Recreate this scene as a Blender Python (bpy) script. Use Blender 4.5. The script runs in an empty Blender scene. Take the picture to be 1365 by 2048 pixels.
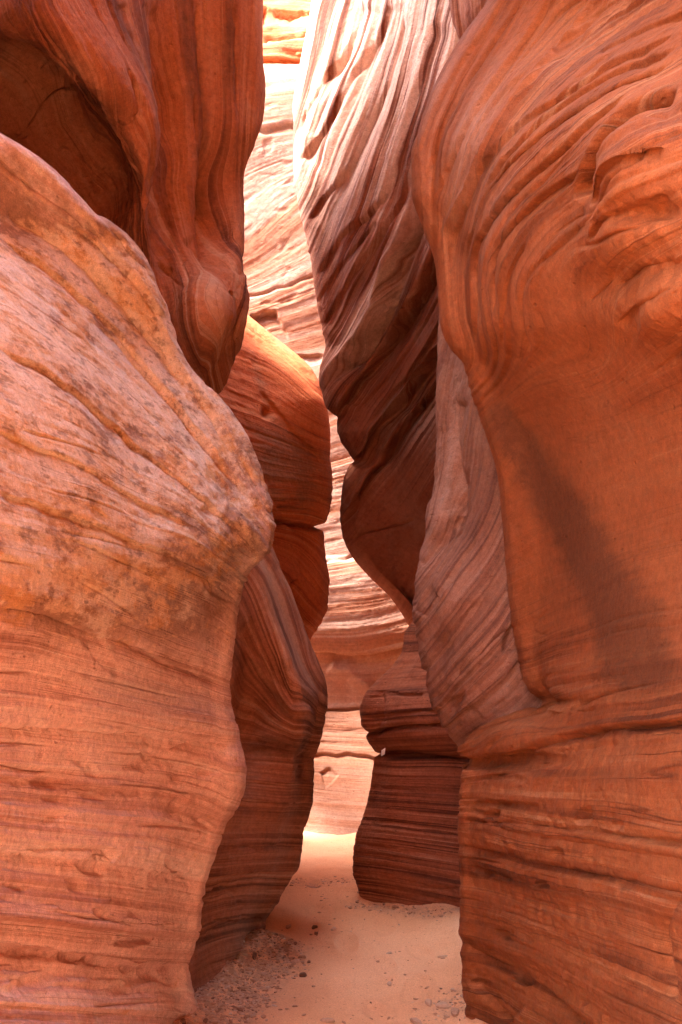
import bpy, math, random
import numpy as np

random.seed(7)
rng = np.random.default_rng(7)
sc = bpy.context.scene
COL = sc.collection
F32 = np.float32

# ------------------------------------------------------------------ camera
FPX, CX, CY = 1991.0, 682.5, 1024.0            # focal length and centre in photo pixels
PITCH = math.radians(7.9)
CAM_H = 1.6
SP, CP = math.sin(PITCH), math.cos(PITCH)
cam = bpy.data.cameras.new("camera")
cam.sensor_fit = 'VERTICAL'
cam.sensor_height = 36.0
cam.lens = 35.0
cam.clip_start, cam.clip_end = 0.05, 2000
camo = bpy.data.objects.new("camera", cam)
camo.location = (0, 0, CAM_H)
camo.rotation_euler = (math.pi / 2 + PITCH, 0, 0)
COL.objects.link(camo)
sc.camera = camo


def at(x, y, Y):
    """photo pixel + horizontal distance -> world point"""
    u = (x - CX) / FPX
    v = (CY - y) / FPX
    d = Y / (CP - v * SP)
    return np.stack([d * u, Y + 0 * d, CAM_H + d * (SP + v * CP)], -1)


def ground_Y(y):
    return CAM_H / -math.tan(PITCH + math.atan((CY - y) / FPX))


# ------------------------------------------------------------------ numeric helpers
def pchip(xk, yk, x):
    """monotone cubic; yk may be (K,) or (K, M); x (N,) -> (N,) or (N, M)"""
    xk = np.asarray(xk, float); yk = np.asarray(yk, float)
    flat = yk.ndim == 1
    if flat: yk = yk[:, None]
    if len(xk) == 1:
        r = np.repeat(yk, len(x), 0); return r[:, 0] if flat else r
    h = np.diff(xk)[:, None]; dl = np.diff(yk, axis=0) / h
    m = np.zeros_like(yk)
    if len(xk) > 2:
        w1 = 2 * h[1:] + h[:-1]; w2 = h[1:] + 2 * h[:-1]
        ok = dl[:-1] * dl[1:] > 0
        with np.errstate(divide='ignore', invalid='ignore'):
            hm = (w1 + w2) / (w1 / dl[:-1] + w2 / dl[1:])
        m[1:-1] = np.where(ok, hm, 0)
    m[0] = dl[0]; m[-1] = dl[-1]
    x = np.clip(np.asarray(x, float), xk[0], xk[-1])
    i = np.clip(np.searchsorted(xk, x, side='right') - 1, 0, len(xk) - 2)
    hh = h[i]; t = ((x - xk[i])[:, None]) / hh
    a, b = yk[i], yk[i + 1]
    r = (a * (1 + 2 * t) * (1 - t) ** 2 + m[i] * hh * t * (1 - t) ** 2
         + b * t * t * (3 - 2 * t) + m[i + 1] * hh * t * t * (t - 1))
    return r[:, 0] if flat else r


PERM = np.random.default_rng(3).permutation(256).astype(np.int32)
PERM = np.concatenate([PERM, PERM, PERM])
_g = np.random.default_rng(5).normal(size=(256, 3)); _g /= np.linalg.norm(_g, axis=1)[:, None]
GRAD = (_g * 1.6).astype(F32)


def noise3(x, y, z):
    x = np.asarray(x, F32); y = np.asarray(y, F32); z = np.asarray(z, F32)
    x, y, z = np.broadcast_arrays(x, y, z)
    xi = np.floor(x); yi = np.floor(y); zi = np.floor(z)
    xf = x - xi; yf = y - yi; zf = z - zi
    xi = xi.astype(np.int32) & 255; yi = yi.astype(np.int32) & 255; zi = zi.astype(np.int32) & 255
    fx = xf * xf * xf * (xf * (xf * 6 - 15) + 10)
    fy = yf * yf * yf * (yf * (yf * 6 - 15) + 10)
    fz = zf * zf * zf * (zf * (zf * 6 - 15) + 10)
    out = 0
    for dx in (0, 1):
        px = PERM[xi + dx]; wx = fx if dx else 1 - fx
        for dy in (0, 1):
            py = PERM[px + yi + dy]; wy = fy if dy else 1 - fy
            for dz in (0, 1):
                g = GRAD[PERM[py + zi + dz] & 255]
                wz = fz if dz else 1 - fz
                out = out + wx * wy * wz * (g[..., 0] * (xf - dx) + g[..., 1] * (yf - dy) + g[..., 2] * (zf - dz))
    return out


def fbm(P, f, octv=3, off=0.0):
    r = 0; a = 1.0
    for k in range(octv):
        r = r + a * noise3(P[..., 0] * f + off, P[..., 1] * f + 7.3 * k, P[..., 2] * f + off)
        a *= .5; f *= 2.03
    return r


HASH = np.random.default_rng(9).uniform(-1, 1, 4096).astype(F32)


def beds(s, f, edge=.72):
    """stacked layers of uneven hardness: piecewise level offsets with narrow steps"""
    q = s * f; i = np.floor(q).astype(np.int64); t = q - i
    a = HASH[i & 4095]; c = HASH[(i + 1) & 4095]
    return a + (c - a) * sstep(edge, 1, t)


def sstep(a, b, x):
    t = np.clip((x - a) / (b - a), 0, 1)
    return t * t * (3 - 2 * t)


class TPS:
    """smooth field through (x, y, level) samples"""
    def __init__(self, lines):
        pts = []
        for lv, poly in lines:
            poly = np.array(poly, float)
            seg = np.linalg.norm(np.diff(poly, axis=0), axis=1); c = np.concatenate([[0], np.cumsum(seg)])
            n = max(2, int(c[-1] / 110) + 1)
            t = np.linspace(0, c[-1], n)
            for q in t:
                pts.append((np.interp(q, c, poly[:, 0]), np.interp(q, c, poly[:, 1]), lv))
        p = np.array(pts); self.c = p[:, :2] / 500.0; n = len(p)
        K = self._k(self.c, self.c) + np.eye(n) * 0.02
        A = np.concatenate([np.ones((n, 1)), self.c], 1)
        M = np.block([[K, A], [A.T, np.zeros((3, 3))]])
        w = np.linalg.solve(M, np.concatenate([p[:, 2], np.zeros(3)]))
        self.w, self.a = w[:n], w[n:]
        # tabulate on a coarse grid
        self.gx = np.arange(-400, 1790, 12.0); self.gy = np.arange(-400, 2470, 12.0)
        G = np.stack(np.meshgrid(self.gx, self.gy), -1).reshape(-1, 2) / 500.0
        out = np.empty(len(G))
        for i in range(0, len(G), 20000):
            g = G[i:i + 20000]
            out[i:i + 20000] = self._k(g, self.c) @ self.w + self.a[0] + g @ self.a[1:]
        self.T = out.reshape(len(self.gy), len(self.gx))

    @staticmethod
    def _k(a, b):
        r2 = ((a[:, None] - b[None]) ** 2).sum(-1)
        return 0.5 * r2 * np.log(r2 + 1e-12)

    def __call__(self, x, y):
        fx = np.clip((x + 400) / 12.0, 0, len(self.gx) - 1.001); fy = np.clip((y + 400) / 12.0, 0, len(self.gy) - 1.001)
        i = fx.astype(int); j = fy.astype(int); u = fx - i; v = fy - j
        T = self.T
        return T[j, i] * (1 - u) * (1 - v) + T[j, i + 1] * u * (1 - v) + T[j + 1, i] * (1 - u) * v + T[j + 1, i + 1] * u * v


def poly_dist(x, y, poly):
    """distance to a polyline, signed by side (+ below/right of the drawing direction), and position along it"""
    best = np.full(x.shape, 1e9, F32); sgn = np.ones(x.shape, F32); along = np.zeros(x.shape, F32)
    poly = np.array(poly, float); L = np.concatenate([[0], np.cumsum(np.linalg.norm(np.diff(poly, axis=0), axis=1))])
    for k in range(len(poly) - 1):
        a, b = poly[k], poly[k + 1]; d = b - a; l2 = (d * d).sum()
        t = np.clip(((x - a[0]) * d[0] + (y - a[1]) * d[1]) / l2, 0, 1)
        ex = x - a[0] - t * d[0]; ey = y - a[1] - t * d[1]
        q = np.hypot(ex, ey); m = q < best
        best = np.where(m, q, best); sgn = np.where(m, np.sign(d[0] * (y - a[1]) - d[1] * (x - a[0])), sgn)
        along = np.where(m, (L[k] + t * (L[k + 1] - L[k])) / L[-1], along)
    return best, sgn, along


def normals(P):
    du = np.gradient(P, axis=1); dv = np.gradient(P, axis=0)
    n = np.cross(du, dv); n /= np.linalg.norm(n, axis=-1, keepdims=True) + 1e-9
    return n


# ------------------------------------------------------------------ object helpers
def tag(o, label=None, cat=None, group=None, kind=None):
    if label: o['label'] = label
    if cat: o['category'] = cat
    if group: o['group'] = group
    if kind: o['kind'] = kind
    return o


def empty(name, loc):
    o = bpy.data.objects.new(name, None); o.location = loc; o.empty_display_size = .2
    COL.objects.link(o); return o


def mesh_obj(name, V, Fq, mat, parent=None, attrs=None, loc=None, smooth=True):
    V = np.asarray(V, F32); Fq = np.asarray(Fq, np.int32)
    if loc is None: loc = np.zeros(3)
    me = bpy.data.meshes.new(name)
    me.vertices.add(len(V)); me.vertices.foreach_set('co', (V - np.asarray(loc, F32)).astype(F32).ravel())
    k = Fq.shape[1]
    me.loops.add(Fq.size); me.loops.foreach_set('vertex_index', Fq.ravel())
    me.polygons.add(len(Fq)); me.polygons.foreach_set('loop_start', np.arange(0, Fq.size, k, dtype=np.int32))
    me.polygons.foreach_set('use_smooth', np.full(len(Fq), smooth))
    me.update(calc_edges=True)
    for nm, arr in (attrs or {}).items():
        a = me.attributes.new(nm, 'FLOAT', 'POINT'); a.data.foreach_set('value', np.asarray(arr, F32).ravel())
    me.materials.append(mat)
    o = bpy.data.objects.new(name, me); COL.objects.link(o)
    if parent is not None: o.parent = parent
    else: o.location = loc
    return o


# ------------------------------------------------------------------ materials
class NT:
    def __init__(self, mat):
        self.t = mat.node_tree; self.t.nodes.clear()
    def n(self, typ, **kw):
        nd = self.t.nodes.new(typ)
        for k, v in kw.items(): setattr(nd, k, v)
        return nd
    def l(self, a, b): self.t.links.new(a, b)
    def math(self, op, a, b=None, c=None, clamp=False):
        m = self.n('ShaderNodeMath', operation=op, use_clamp=clamp)
        for i, v in enumerate((a, b, c)):
            if v is None: continue
            if isinstance(v, (int, float)): m.inputs[i].default_value = v
            else: self.l(v, m.inputs[i])
        return m.outputs[0]
    def mix(self, fac, a, b, mode='MIX'):
        m = self.n('ShaderNodeMix', data_type='RGBA', blend_type=mode)
        for i, v in ((0, fac), (6, a), (7, b)):
            if isinstance(v, (int, float)): m.inputs[i].default_value = v
            elif isinstance(v, tuple): m.inputs[i].default_value = (*v, 1) if len(v) == 3 else v
            else: self.l(v, m.inputs[i])
        return m.outputs[2]
    def noise(self, vec, scale=1.0, detail=3.0, rough=.55, dist=0.0):
        m = self.n('ShaderNodeTexNoise'); m.inputs['Scale'].default_value = scale
        m.inputs['Detail'].default_value = detail; m.inputs['Roughness'].default_value = rough
        m.inputs['Distortion'].default_value = dist
        self.l(vec, m.inputs['Vector']); return m.outputs[0]
    def ramp(self, fac, stops, interp='LINEAR'):
        r = self.n('ShaderNodeValToRGB'); cr = r.color_ramp; cr.interpolation = interp
        while len(cr.elements) < len(stops): cr.elements.new(.5)
        for e, (p, c) in zip(cr.elements, stops):
            e.position = p; e.color = (*c, 1) if isinstance(c, tuple) else (c, c, c, 1)
        self.l(fac, r.inputs[0]); return r.outputs[0]
    def sm(self, x, a, b):
        m = self.n('ShaderNodeMapRange', interpolation_type='SMOOTHSTEP')
        m.inputs[1].default_value = a; m.inputs[2].default_value = b
        self.l(x, m.inputs[0]); return m.outputs[0]


def new_mat(name):
    m = bpy.data.materials.new(name); m.use_nodes = True; return m, NT(m)


def rock_mat(name, dark, mid, light, pale, band=(9, 34, 120), palefac=.5, fine=1.0, bump=1.0, contrast=1.0, pits=.35,
             varnish=(.11, .040, .02), lichen=False, low=.5, lamk=1.0, linek=1.0, pale_lit_col=(.80, .61, .50), grit=1.0):
    m, N = new_mat(name)
    geo = N.n('ShaderNodeNewGeometry'); P = geo.outputs['Position']
    sa = N.n('ShaderNodeAttribute', attribute_name='strata').outputs['Fac']
    sx = N.n('ShaderNodeSeparateXYZ'); N.l(P, sx.inputs[0])
    warp = N.noise(P, 1.3, 3)
    s = N.math('ADD', sa, N.math('MULTIPLY', N.math('SUBTRACT', warp, .5), .02))

    def strat(f, g):
        c = N.n('ShaderNodeCombineXYZ')
        N.l(N.math('MULTIPLY', s, f), c.inputs[0])
        N.l(N.math('MULTIPLY', sx.outputs[0], g), c.inputs[1])
        N.l(N.math('MULTIPLY', N.math('ADD', sx.outputs[1], sx.outputs[2]), g), c.inputs[2])
        return c.outputs[0]
    n1 = N.noise(strat(band[0], .3), 1, 4, .6)
    n2 = N.noise(strat(band[1], .5), 1, 3, .6)
    n3 = N.noise(strat(band[2], 1.3), 1, 3, .65)
    blotch = N.noise(P, 2.2, 5, .6)
    act = N.math('SUBTRACT', 1.0, N.math('MULTIPLY', N.n('ShaderNodeAttribute', attribute_name='calm').outputs['Fac'], .75))

    def lam(f):                                              # crisp laminae: one random tone per layer
        q = N.math('FLOOR', N.math('MULTIPLY', N.math('ADD', s, N.math('MULTIPLY', N.noise(P, 5, 2), .006)), f))
        wn = N.n('ShaderNodeTexWhiteNoise', noise_dimensions='1D'); N.l(q, wn.inputs['W']); return wn.outputs['Value']
    l1 = N.math('MULTIPLY', N.math('SUBTRACT', lam(band[1] * 1.3), .5), N.math('MULTIPLY', act, N.sm(N.noise(strat(3, .6), 1, 3), .38, .62)))
    l2 = N.math('MULTIPLY', N.math('SUBTRACT', lam(band[2] * 1.1), .5), N.math('MULTIPLY', act, N.sm(N.noise(strat(6, .8), 1, 3), .40, .62)))
    t = N.math('ADD', N.math('MULTIPLY', n1, .5), N.math('MULTIPLY', n2, .3))
    t = N.math('ADD', t, N.math('MULTIPLY', n3, .14 * fine))
    t = N.math('ADD', t, N.math('ADD', N.math('MULTIPLY', l1, .22 * lamk), N.math('MULTIPLY', l2, .22 * lamk)))
    t = N.math('MULTIPLY_ADD', N.math('SUBTRACT', t, .5 + .1 * (fine - 1)), N.math('MULTIPLY', act, 2.5 * contrast), .5)
    t = N.math('ADD', t, N.math('MULTIPLY', N.math('SUBTRACT', blotch, .5), low))
    col = N.ramp(t, [(.05, dark), (.38, mid), (.66, light), (.98, pale)])
    # chalky weathered dust
    dust = N.sm(N.noise(P, 3.1, 6, .65), .5, .72)
    col = N.mix(N.math('MULTIPLY', dust, palefac), col, pale)
    # thin dark parting lines
    ln = N.math('ABSOLUTE', N.math('SUBTRACT', N.noise(strat(26, .35), 1, 2, .5), .5))
    lnm = N.math('SUBTRACT', 1.0, N.sm(ln, .0, .022))
    lnm = N.math('MULTIPLY', lnm, N.sm(N.noise(strat(9, .55), 1, 3), .46, .62))
    col = N.mix(N.math('MULTIPLY', N.math('MULTIPLY', lnm, act), .8 * linek), col, dark)
    ln2 = N.math('ABSOLUTE', N.math('SUBTRACT', N.noise(strat(70, .5), 1, 2, .5), .5))
    ln2 = N.math('MULTIPLY', N.math('SUBTRACT', 1.0, N.sm(ln2, .0, .03)), N.sm(N.noise(strat(12, .7), 1, 3), .48, .62))
    col = N.mix(N.math('MULTIPLY', N.math('MULTIPLY', ln2, act), .55 * linek), col, dark)
    ln3 = N.math('ABSOLUTE', N.math('SUBTRACT', N.noise(strat(48, .45), 1, 2, .5), .47))
    ln3 = N.math('MULTIPLY', N.math('SUBTRACT', 1.0, N.sm(ln3, .0, .03)), N.sm(N.noise(strat(8, .6), 1, 3), .48, .64))
    col = N.mix(N.math('MULTIPLY', N.math('MULTIPLY', ln3, act), .55 * linek), col, pale)
    ba = N.n('ShaderNodeAttribute', attribute_name='pale_lit').outputs['Fac']  # pale beds; on some walls also light and shade put into the colour
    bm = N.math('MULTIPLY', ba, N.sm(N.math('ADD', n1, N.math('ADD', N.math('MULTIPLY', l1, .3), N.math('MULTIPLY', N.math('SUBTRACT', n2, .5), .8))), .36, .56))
    col = N.mix(bm, col, pale_lit_col)
    # desert varnish on traced patches
    va = N.n('ShaderNodeAttribute', attribute_name='varnish').outputs['Fac']
    vn = N.noise(strat(20, 1.2), 1, 5, .68)
    vn2 = N.noise(P, 5, 5, .65)
    vm = N.sm(N.math('ADD', va, N.math('ADD', N.math('MULTIPLY', N.math('SUBTRACT', vn, .5), 1.1), N.math('MULTIPLY', N.math('SUBTRACT', vn2, .5), .9))), .22, .9)
    col = N.mix(N.math('MULTIPLY', vm, .75), col, varnish)
    if lichen:
        la = N.n('ShaderNodeAttribute', attribute_name='lichen').outputs['Fac']
        P0 = P; lsc = N.n('ShaderNodeVectorMath', operation='MULTIPLY'); lsc.inputs[1].default_value = (1, .27, 1); N.l(P0, lsc.inputs[0]); P = lsc.outputs[0]
        w = N.noise(P, 9, 4, .6)
        off = N.n('ShaderNodeVectorMath', operation='ADD'); N.l(P, off.inputs[0])
        sc3 = N.n('ShaderNodeVectorMath', operation='SCALE'); sc3.inputs[3].default_value = .03
        wc = N.n('ShaderNodeTexNoise'); wc.inputs['Scale'].default_value = 22; wc.inputs['Detail'].default_value = 4; N.l(P, wc.inputs['Vector'])
        N.l(wc.outputs['Color'], sc3.inputs[0]); N.l(sc3.outputs[0], off.inputs[1])

        def spots(scale, lo, hi, seedoff):
            v = N.n('ShaderNodeTexVoronoi'); v.inputs['Scale'].default_value = scale
            o2 = N.n('ShaderNodeVectorMath', operation='ADD'); o2.inputs[1].default_value = (seedoff,) * 3
            N.l(off.outputs[0], o2.inputs[0]); N.l(o2.outputs[0], v.inputs['Vector'])
            rnd = N.n('ShaderNodeSeparateColor'); N.l(v.outputs['Color'], rnd.inputs[0])
            size = N.math('MULTIPLY_ADD', rnd.outputs[0], hi - lo, lo)
            return N.math('SUBTRACT', 1.0, N.sm(N.math('DIVIDE', v.outputs['Distance'], size), .75, 1.05)), rnd.outputs[1]
        # brown-grey crust
        crust = N.sm(N.math('ADD', N.noise(P, 4.5, 7, .7), N.math('MULTIPLY', N.math('SUBTRACT', la, .5), .3)), .27, .54)
        crust = N.math('MULTIPLY', crust, N.sm(la, .05, .5))
        col = N.mix(N.math('MULTIPLY', crust, .9), col, (.30, .15, .085))
        grey = N.sm(N.noise(strat(4, 1.1), 1, 5, .6), .36, .62)
        ga = N.n('ShaderNodeAttribute', attribute_name='greying').outputs['Fac']
        col = N.mix(N.math('MULTIPLY', N.math('MULTIPLY', grey, ga), .8), col, (.36, .285, .25))
        cl = N.math('ADD', N.math('MULTIPLY', la, .55), N.math('MULTIPLY', N.noise(P, 3.3, 5, .65), .75))

        def patch(scale, thr, colr, st, so, soft=.08):
            o2 = N.n('ShaderNodeVectorMath', operation='ADD'); o2.inputs[1].default_value = (so, so * .7, so * 1.3); N.l(P, o2.inputs[0])
            f = N.math('ADD', N.noise(o2.outputs[0], scale, 7, .68), N.math('MULTIPLY', N.math('SUBTRACT', cl, .62), .35))
            return N.math('MULTIPLY', N.sm(f, thr, thr + soft), st), colr
        for f, colr in (patch(6, .50, (.27, .14, .08), .55, 1, .2), patch(9, .535, (.62, .32, .13), .7, 5, .12), patch(16, .55, (.72, .47, .30), .65, 9, .1),
                        patch(7, .555, (.70, .56, .45), .7, 13, .1), patch(36, .60, (.70, .49, .33), .65, 17, .1), patch(26, .65, (.15, .075, .05), .55, 23, .1)):
            col = N.mix(f, col, colr)
        for scale, lo, hi, so, colr, th, st in ((30, .05, .42, 5, (.62, .42, .28), .55, .7), (13, .05, .40, 9, (.60, .44, .33), .72, .65), (42, .03, .30, 15, (.12, .06, .04), .72, .5)):
            f, r2 = spots(scale, lo, hi, so)
            dens = N.sm(cl, .55, .85)
            f = N.math('MULTIPLY', N.math('MULTIPLY', f, dens), N.math('GREATER_THAN', r2, th))
            f = N.math('MULTIPLY', f, N.math('MULTIPLY_ADD', N.noise(P, 40, 3), .8, .45), clamp=True)
            col = N.mix(N.math('MULTIPLY', f, st), col, colr)
        P = P0
    # grain and grit
    mott = N.noise(P, 34, 4, .7)
    col = N.mix(1.0, col, N.ramp(mott, [(.3, .80), (.7, 1.16)]), 'MULTIPLY')
    gr = N.noise(P, 260, 2, .7)
    col = N.mix(1.0, col, N.ramp(gr, [(.25, .66), (.75, 1.22)]), 'MULTIPLY')
    # pits
    pv = N.n('ShaderNodeTexVoronoi'); pv.inputs['Scale'].default_value = 17
    ps = N.n('ShaderNodeVectorMath', operation='MULTIPLY'); ps.inputs[1].default_value = (1, 1, 1.7); N.l(P, ps.inputs[0]); N.l(ps.outputs[0], pv.inputs['Vector'])
    pc = N.n('ShaderNodeSeparateColor'); N.l(pv.outputs['Color'], pc.inputs[0])
    pit = N.math('MULTIPLY', N.math('SUBTRACT', 1.0, N.sm(pv.outputs['Distance'], .05, .22)), N.math('GREATER_THAN', pc.outputs[0], 1 - pits * .5))
    b = N.math('MULTIPLY', act, N.math('ADD', N.math('MULTIPLY', n3, .006 * fine), N.math('MULTIPLY', n2, .006)))
    b = N.math('ADD', b, N.math('ADD', N.math('MULTIPLY', l1, .006), N.math('MULTIPLY', l2, .004)))
    b = N.math('ADD', b, N.math('MULTIPLY', gr, .0022))
    b = N.math('ADD', b, N.math('MULTIPLY', N.noise(P, 30, 5, .68), .013 * grit))
    b = N.math('SUBTRACT', b, N.math('MULTIPLY', pit, .007))
    b = N.math('SUBTRACT', b, N.math('MULTIPLY', N.math('MULTIPLY', lnm, act), .004))
    bp = N.n('ShaderNodeBump'); bp.inputs['Strength'].default_value = min(1, .8 * bump); bp.inputs['Distance'].default_value = 1.0 * bump
    N.l(b, bp.inputs['Height'])
    bs = N.n('ShaderNodeBsdfPrincipled'); bs.inputs['Roughness'].default_value = .88
    bs.inputs['Specular IOR Level'].default_value = .18
    N.l(col, bs.inputs['Base Color']); N.l(bp.outputs[0], bs.inputs['Normal'])
    o = N.n('ShaderNodeOutputMaterial'); N.l(bs.outputs[0], o.inputs[0])
    return m


# ------------------------------------------------------------------ rock builder
YD = np.arange(-30, 2085, 2.0)


def rows_for(y0, y1):
    out = [YD]
    if y0 < -30:
        n = max(4, int((-30 - y0) / 60)); out.insert(0, np.linspace(y0, -30, n, endpoint=False))
    if y1 > 2085:
        n = max(4, int((y1 - 2085) / 60)); out.append(np.linspace(2085, y1, n + 1)[1:])
    r = np.concatenate(out)
    return r[(r >= y0) & (r <= y1)]


def rock(name, side, nose, radius, rails, mat, strata, lvs, y0, y1, loc, back=(.5, .9), ext=(), macro=None, mjit=14, jit=1.0, grooves=(), blobs=(),
         amp=(.022, .010, .004), freq=(5, 15, 42), calm=(), attrs=None, split=None, parent=None, part_names=None, bulgeamp=.05,
         closed=True, ztop=None, chips=1.0, cracks=.012, du=2.1, top_in=0.0, warp=.05, along=.4):
    """side +1: the rock lies left of its outline, -1: right of it. Cross-sections (one per pixel row) run
    back -> outline -> front -> beyond the frame; all control values are (pixel row, pixel column, distance)."""
    ys = rows_for(y0, y1); R = len(ys)
    def rail(tab):
        tab = np.array(sorted(tab), float)
        return pchip(tab[:, 0], tab[:, 1], ys), pchip(tab[:, 0], tab[:, 2], ys)
    nx, nY = rail(nose)
    rt = np.array(sorted(radius), float); rr = pchip(rt[:, 0], rt[:, 1], ys) if len(rt) > 1 else np.full(R, rt[0, 1])
    ppm = FPX / (nY * 1.02)
    xs, Ys = [], []
    def add(x, Y): xs.append(x); Ys.append(Y)
    add(nx - side * (back[1] * 1.6) * ppm, nY + back[1] * 1.25)
    add(nx - side * back[1] * .8 * ppm, nY + back[1])
    add(nx - side * back[0] * .35 * ppm, nY + back[0])
    add(nx - side * .29 * rr * ppm, nY + rr * .8)
    add(nx, nY)
    for th in (28, 55):
        c = math.cos(math.radians(th)); s_ = math.sin(math.radians(th))
        add(nx - side * rr * (1 - c) * ppm, nY - rr * s_)
    for tb in rails:
        x, Y = rail(tb)
        add(x, Y)
    for k in range(5, len(xs)):
        if side > 0: xs[k] = np.minimum(xs[k], xs[k - 1] - 3)
        else: xs[k] = np.maximum(xs[k], xs[k - 1] + 3)
    XS = np.array(xs); YS = np.array(Ys)                     # (K, R)
    K = len(xs)
    inrow = (ys > -40) & (ys < 2100)
    if not inrow.any(): inrow[:] = True
    chord = np.hypot(np.diff(XS, axis=0), np.diff(YS, axis=0) * FPX / 5.0 * .35)[:, inrow].mean(1)
    kn = np.concatenate([[0], np.cumsum(np.maximum(chord, 4))])
    us = []
    for k in range(K - 1):
        a, b = XS[k][inrow], XS[k + 1][inrow]
        lo = np.minimum(a, b); hi = np.maximum(a, b)
        vis = np.clip(np.minimum(hi, 1400) - np.maximum(lo, -35), 0, None)
        dep = np.abs(YS[k + 1] - YS[k])[inrow] * 60
        if k < 2: n = 5
        elif k == 2: n = 10
        else: n = int(max(4, np.percentile(vis + dep * (vis > 3), 85) / du))
        us.append(np.linspace(kn[k], kn[k + 1], n, endpoint=False))
    us.append([kn[-1]]); us = np.concatenate(us)
    X = pchip(kn, XS, us).T; Yw = pchip(kn, YS, us).T         # (R, C)
    IY = np.repeat(ys[:, None], X.shape[1], 1)
    P = at(X, IY, Yw)
    IX = X
    for q in ext:                                            # world columns beyond the frame
        col = P[:, -1:, :].copy(); col[..., 0] = q[0]; col[..., 1] = q[1]; zz = col[..., 2]; col[..., 2] = np.where(zz > 2.5, 2.5 + (zz - 2.5) * (q[2] or 1.0), zz)
        P = np.concatenate([P, col], 1); IX = np.concatenate([IX, IX[:, -1:] - side * 300], 1); IY = np.concatenate([IY, IY[:, -1:]], 1)
    if ztop is not None:                                     # crest height out of frame, set for the light: (distance, height, slope above it)
        zt = np.array(ztop, float); zc = np.interp(P[..., 1], zt[:, 0], zt[:, 1]); zk = np.interp(P[..., 1], zt[:, 0], zt[:, 2])
        P[..., 2] = np.where(P[..., 2] > zc, zc + (P[..., 2] - zc) * zk, P[..., 2])
    # orientation: outward normals
    N = normals(P)
    cdir = P - np.array([0, 0, CAM_H])
    if (N * cdir).sum(-1)[:, len(us) // 2:len(us)].mean() > 0: flip = True; N = -N
    else: flip = False
    nose_d = np.abs(IX - nx[:, None]); NF = .3 + .7 * sstep(8, 75, nose_d)   # layers stay shallower along the outline
    ix, iy = np.clip(IX, -390, 1770), np.clip(IY, -390, 2450)
    lev = TPS(strata)(ix, iy)
    lev = lev + 3.5 * fbm(P, .9, 2, 4.0)
    H = bulgeamp * fbm(P, .9, 2, 11.0)
    if macro is not None:
        mk = np.array(macro, float)
        lw = lev + mjit * fbm(P, 1.6, 3, 2.0)
        h = 0
        for o_, w_ in ((-3, .25), (0, .5), (3, .25)): h = h + w_ * np.interp(lw + o_, mk[:, 0], mk[:, 1])
        H = H + h * NF * (1 + .8 * fbm(P, .8, 2, 31.0))
    for b in blobs:
        x0, yb, rx, ry, ang, hh = b
        c, s_ = math.cos(math.radians(ang)), math.sin(math.radians(ang))
        a = ((IX - x0) * c + (IY - yb) * s_) / rx; d = (-(IX - x0) * s_ + (IY - yb) * c) / ry
        H = H + hh * np.exp(-(a * a + d * d))
    jx = IX + 5 * jit * noise3(P[..., 0] * 9, P[..., 1] * 9, P[..., 2] * 9); jy = IY + 7 * jit * noise3(P[..., 0] * 7 + 9, P[..., 1] * 7, P[..., 2] * 7)
    for g in grooves:
        poly, w_, dep, kind = g
        q = np.array(poly, float)
        for _ in range(2):                                    # round the traced line's corners
            if len(q) > 2: q = np.concatenate([q[:1], np.stack([.75 * q[:-1] + .25 * q[1:], .25 * q[:-1] + .75 * q[1:]], 1).reshape(-1, 2), q[-1:]])
        poly = q
        d, sg, al = poly_dist(jx, jy, poly)
        if kind != 'full': dep = dep * (.5 + .5 * sstep(4, 55, nose_d))
        fade = sstep(0, .06, al) * sstep(0, .06, 1 - al) * (.75 + .5 * noise3(P[..., 0] * 3, P[..., 1] * 3, P[..., 2] * 3 + 5)) if not kind.startswith(('full', 'arc')) else 1.0
        if kind.startswith('arc'): fade = sstep(0, .12, al) * sstep(0, .12, 1 - al)
        if kind in ('v', 'full'): H = H - dep * np.exp(-(d / w_) ** 1.5) * fade
        elif kind in ('under', 'fullunder', 'arcunder'):                                 # sharp lip above, soft hollow below (right of drawing direction)
            H = H - dep * fade * np.where(sg > 0, np.exp(-d / (w_ * 3)), np.exp(-(d / (w_ * .5)) ** 2))
        elif kind == 'over':
            H = H - dep * fade * np.where(sg < 0, np.exp(-d / (w_ * 3)), np.exp(-(d / (w_ * .5)) ** 2))
        elif kind in ('ridge', 'arcridge'): H = H + dep * np.exp(-(d / w_) ** 2) * fade
    P = P + N * H[..., None]
    N = normals(P); N = -N if flip else N
    s = lev * lvs
    sw = s + warp * .12 * fbm(P, 1.2, 2, 3.3)
    A = (.45 + .55 * NF) * (.55 + .9 * sstep(-.5, .6, fbm(P, .75, 2, 21.0)))
    for x0, yb, rx, ry, f in calm:
        A = A * (1 - (1 - f) * np.exp(-(((IX - x0) / rx) ** 2 + ((IY - yb) / ry) ** 2) ** 2))
    px, pq = P[..., 0], P[..., 1] + P[..., 2]
    h = 0
    for a_, f_, g_ in zip(amp, freq, (along * .5, along * .9, along * 1.8)):
        n = noise3(sw * f_, px * g_, pq * g_)
        m = .55 + .9 * sstep(-.4, .5, noise3(px * g_ * 1.3 + 7, pq * g_ * 1.3, sw * 2))
        h = h + a_ * (.55 * n + .45 * beds(sw + .012 * noise3(px * 3, pq * 3, sw * 5), f_ * 1.15) * m)
    c1 = noise3(sw * 7 + 50, px * .4, pq * .4)
    h = h - cracks * np.exp(-(c1 / .03) ** 2) * sstep(-.05, .25, noise3(px * 1.3, pq * 1.3, 5 + 0 * px))
    c2 = noise3(sw * 19 + 20, px * .7, pq * .7)
    h = h - .55 * cracks * np.exp(-(c2 / .05) ** 2) * sstep(0, .3, noise3(px * 1.9, pq * 1.9, 9 + 0 * px))
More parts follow.
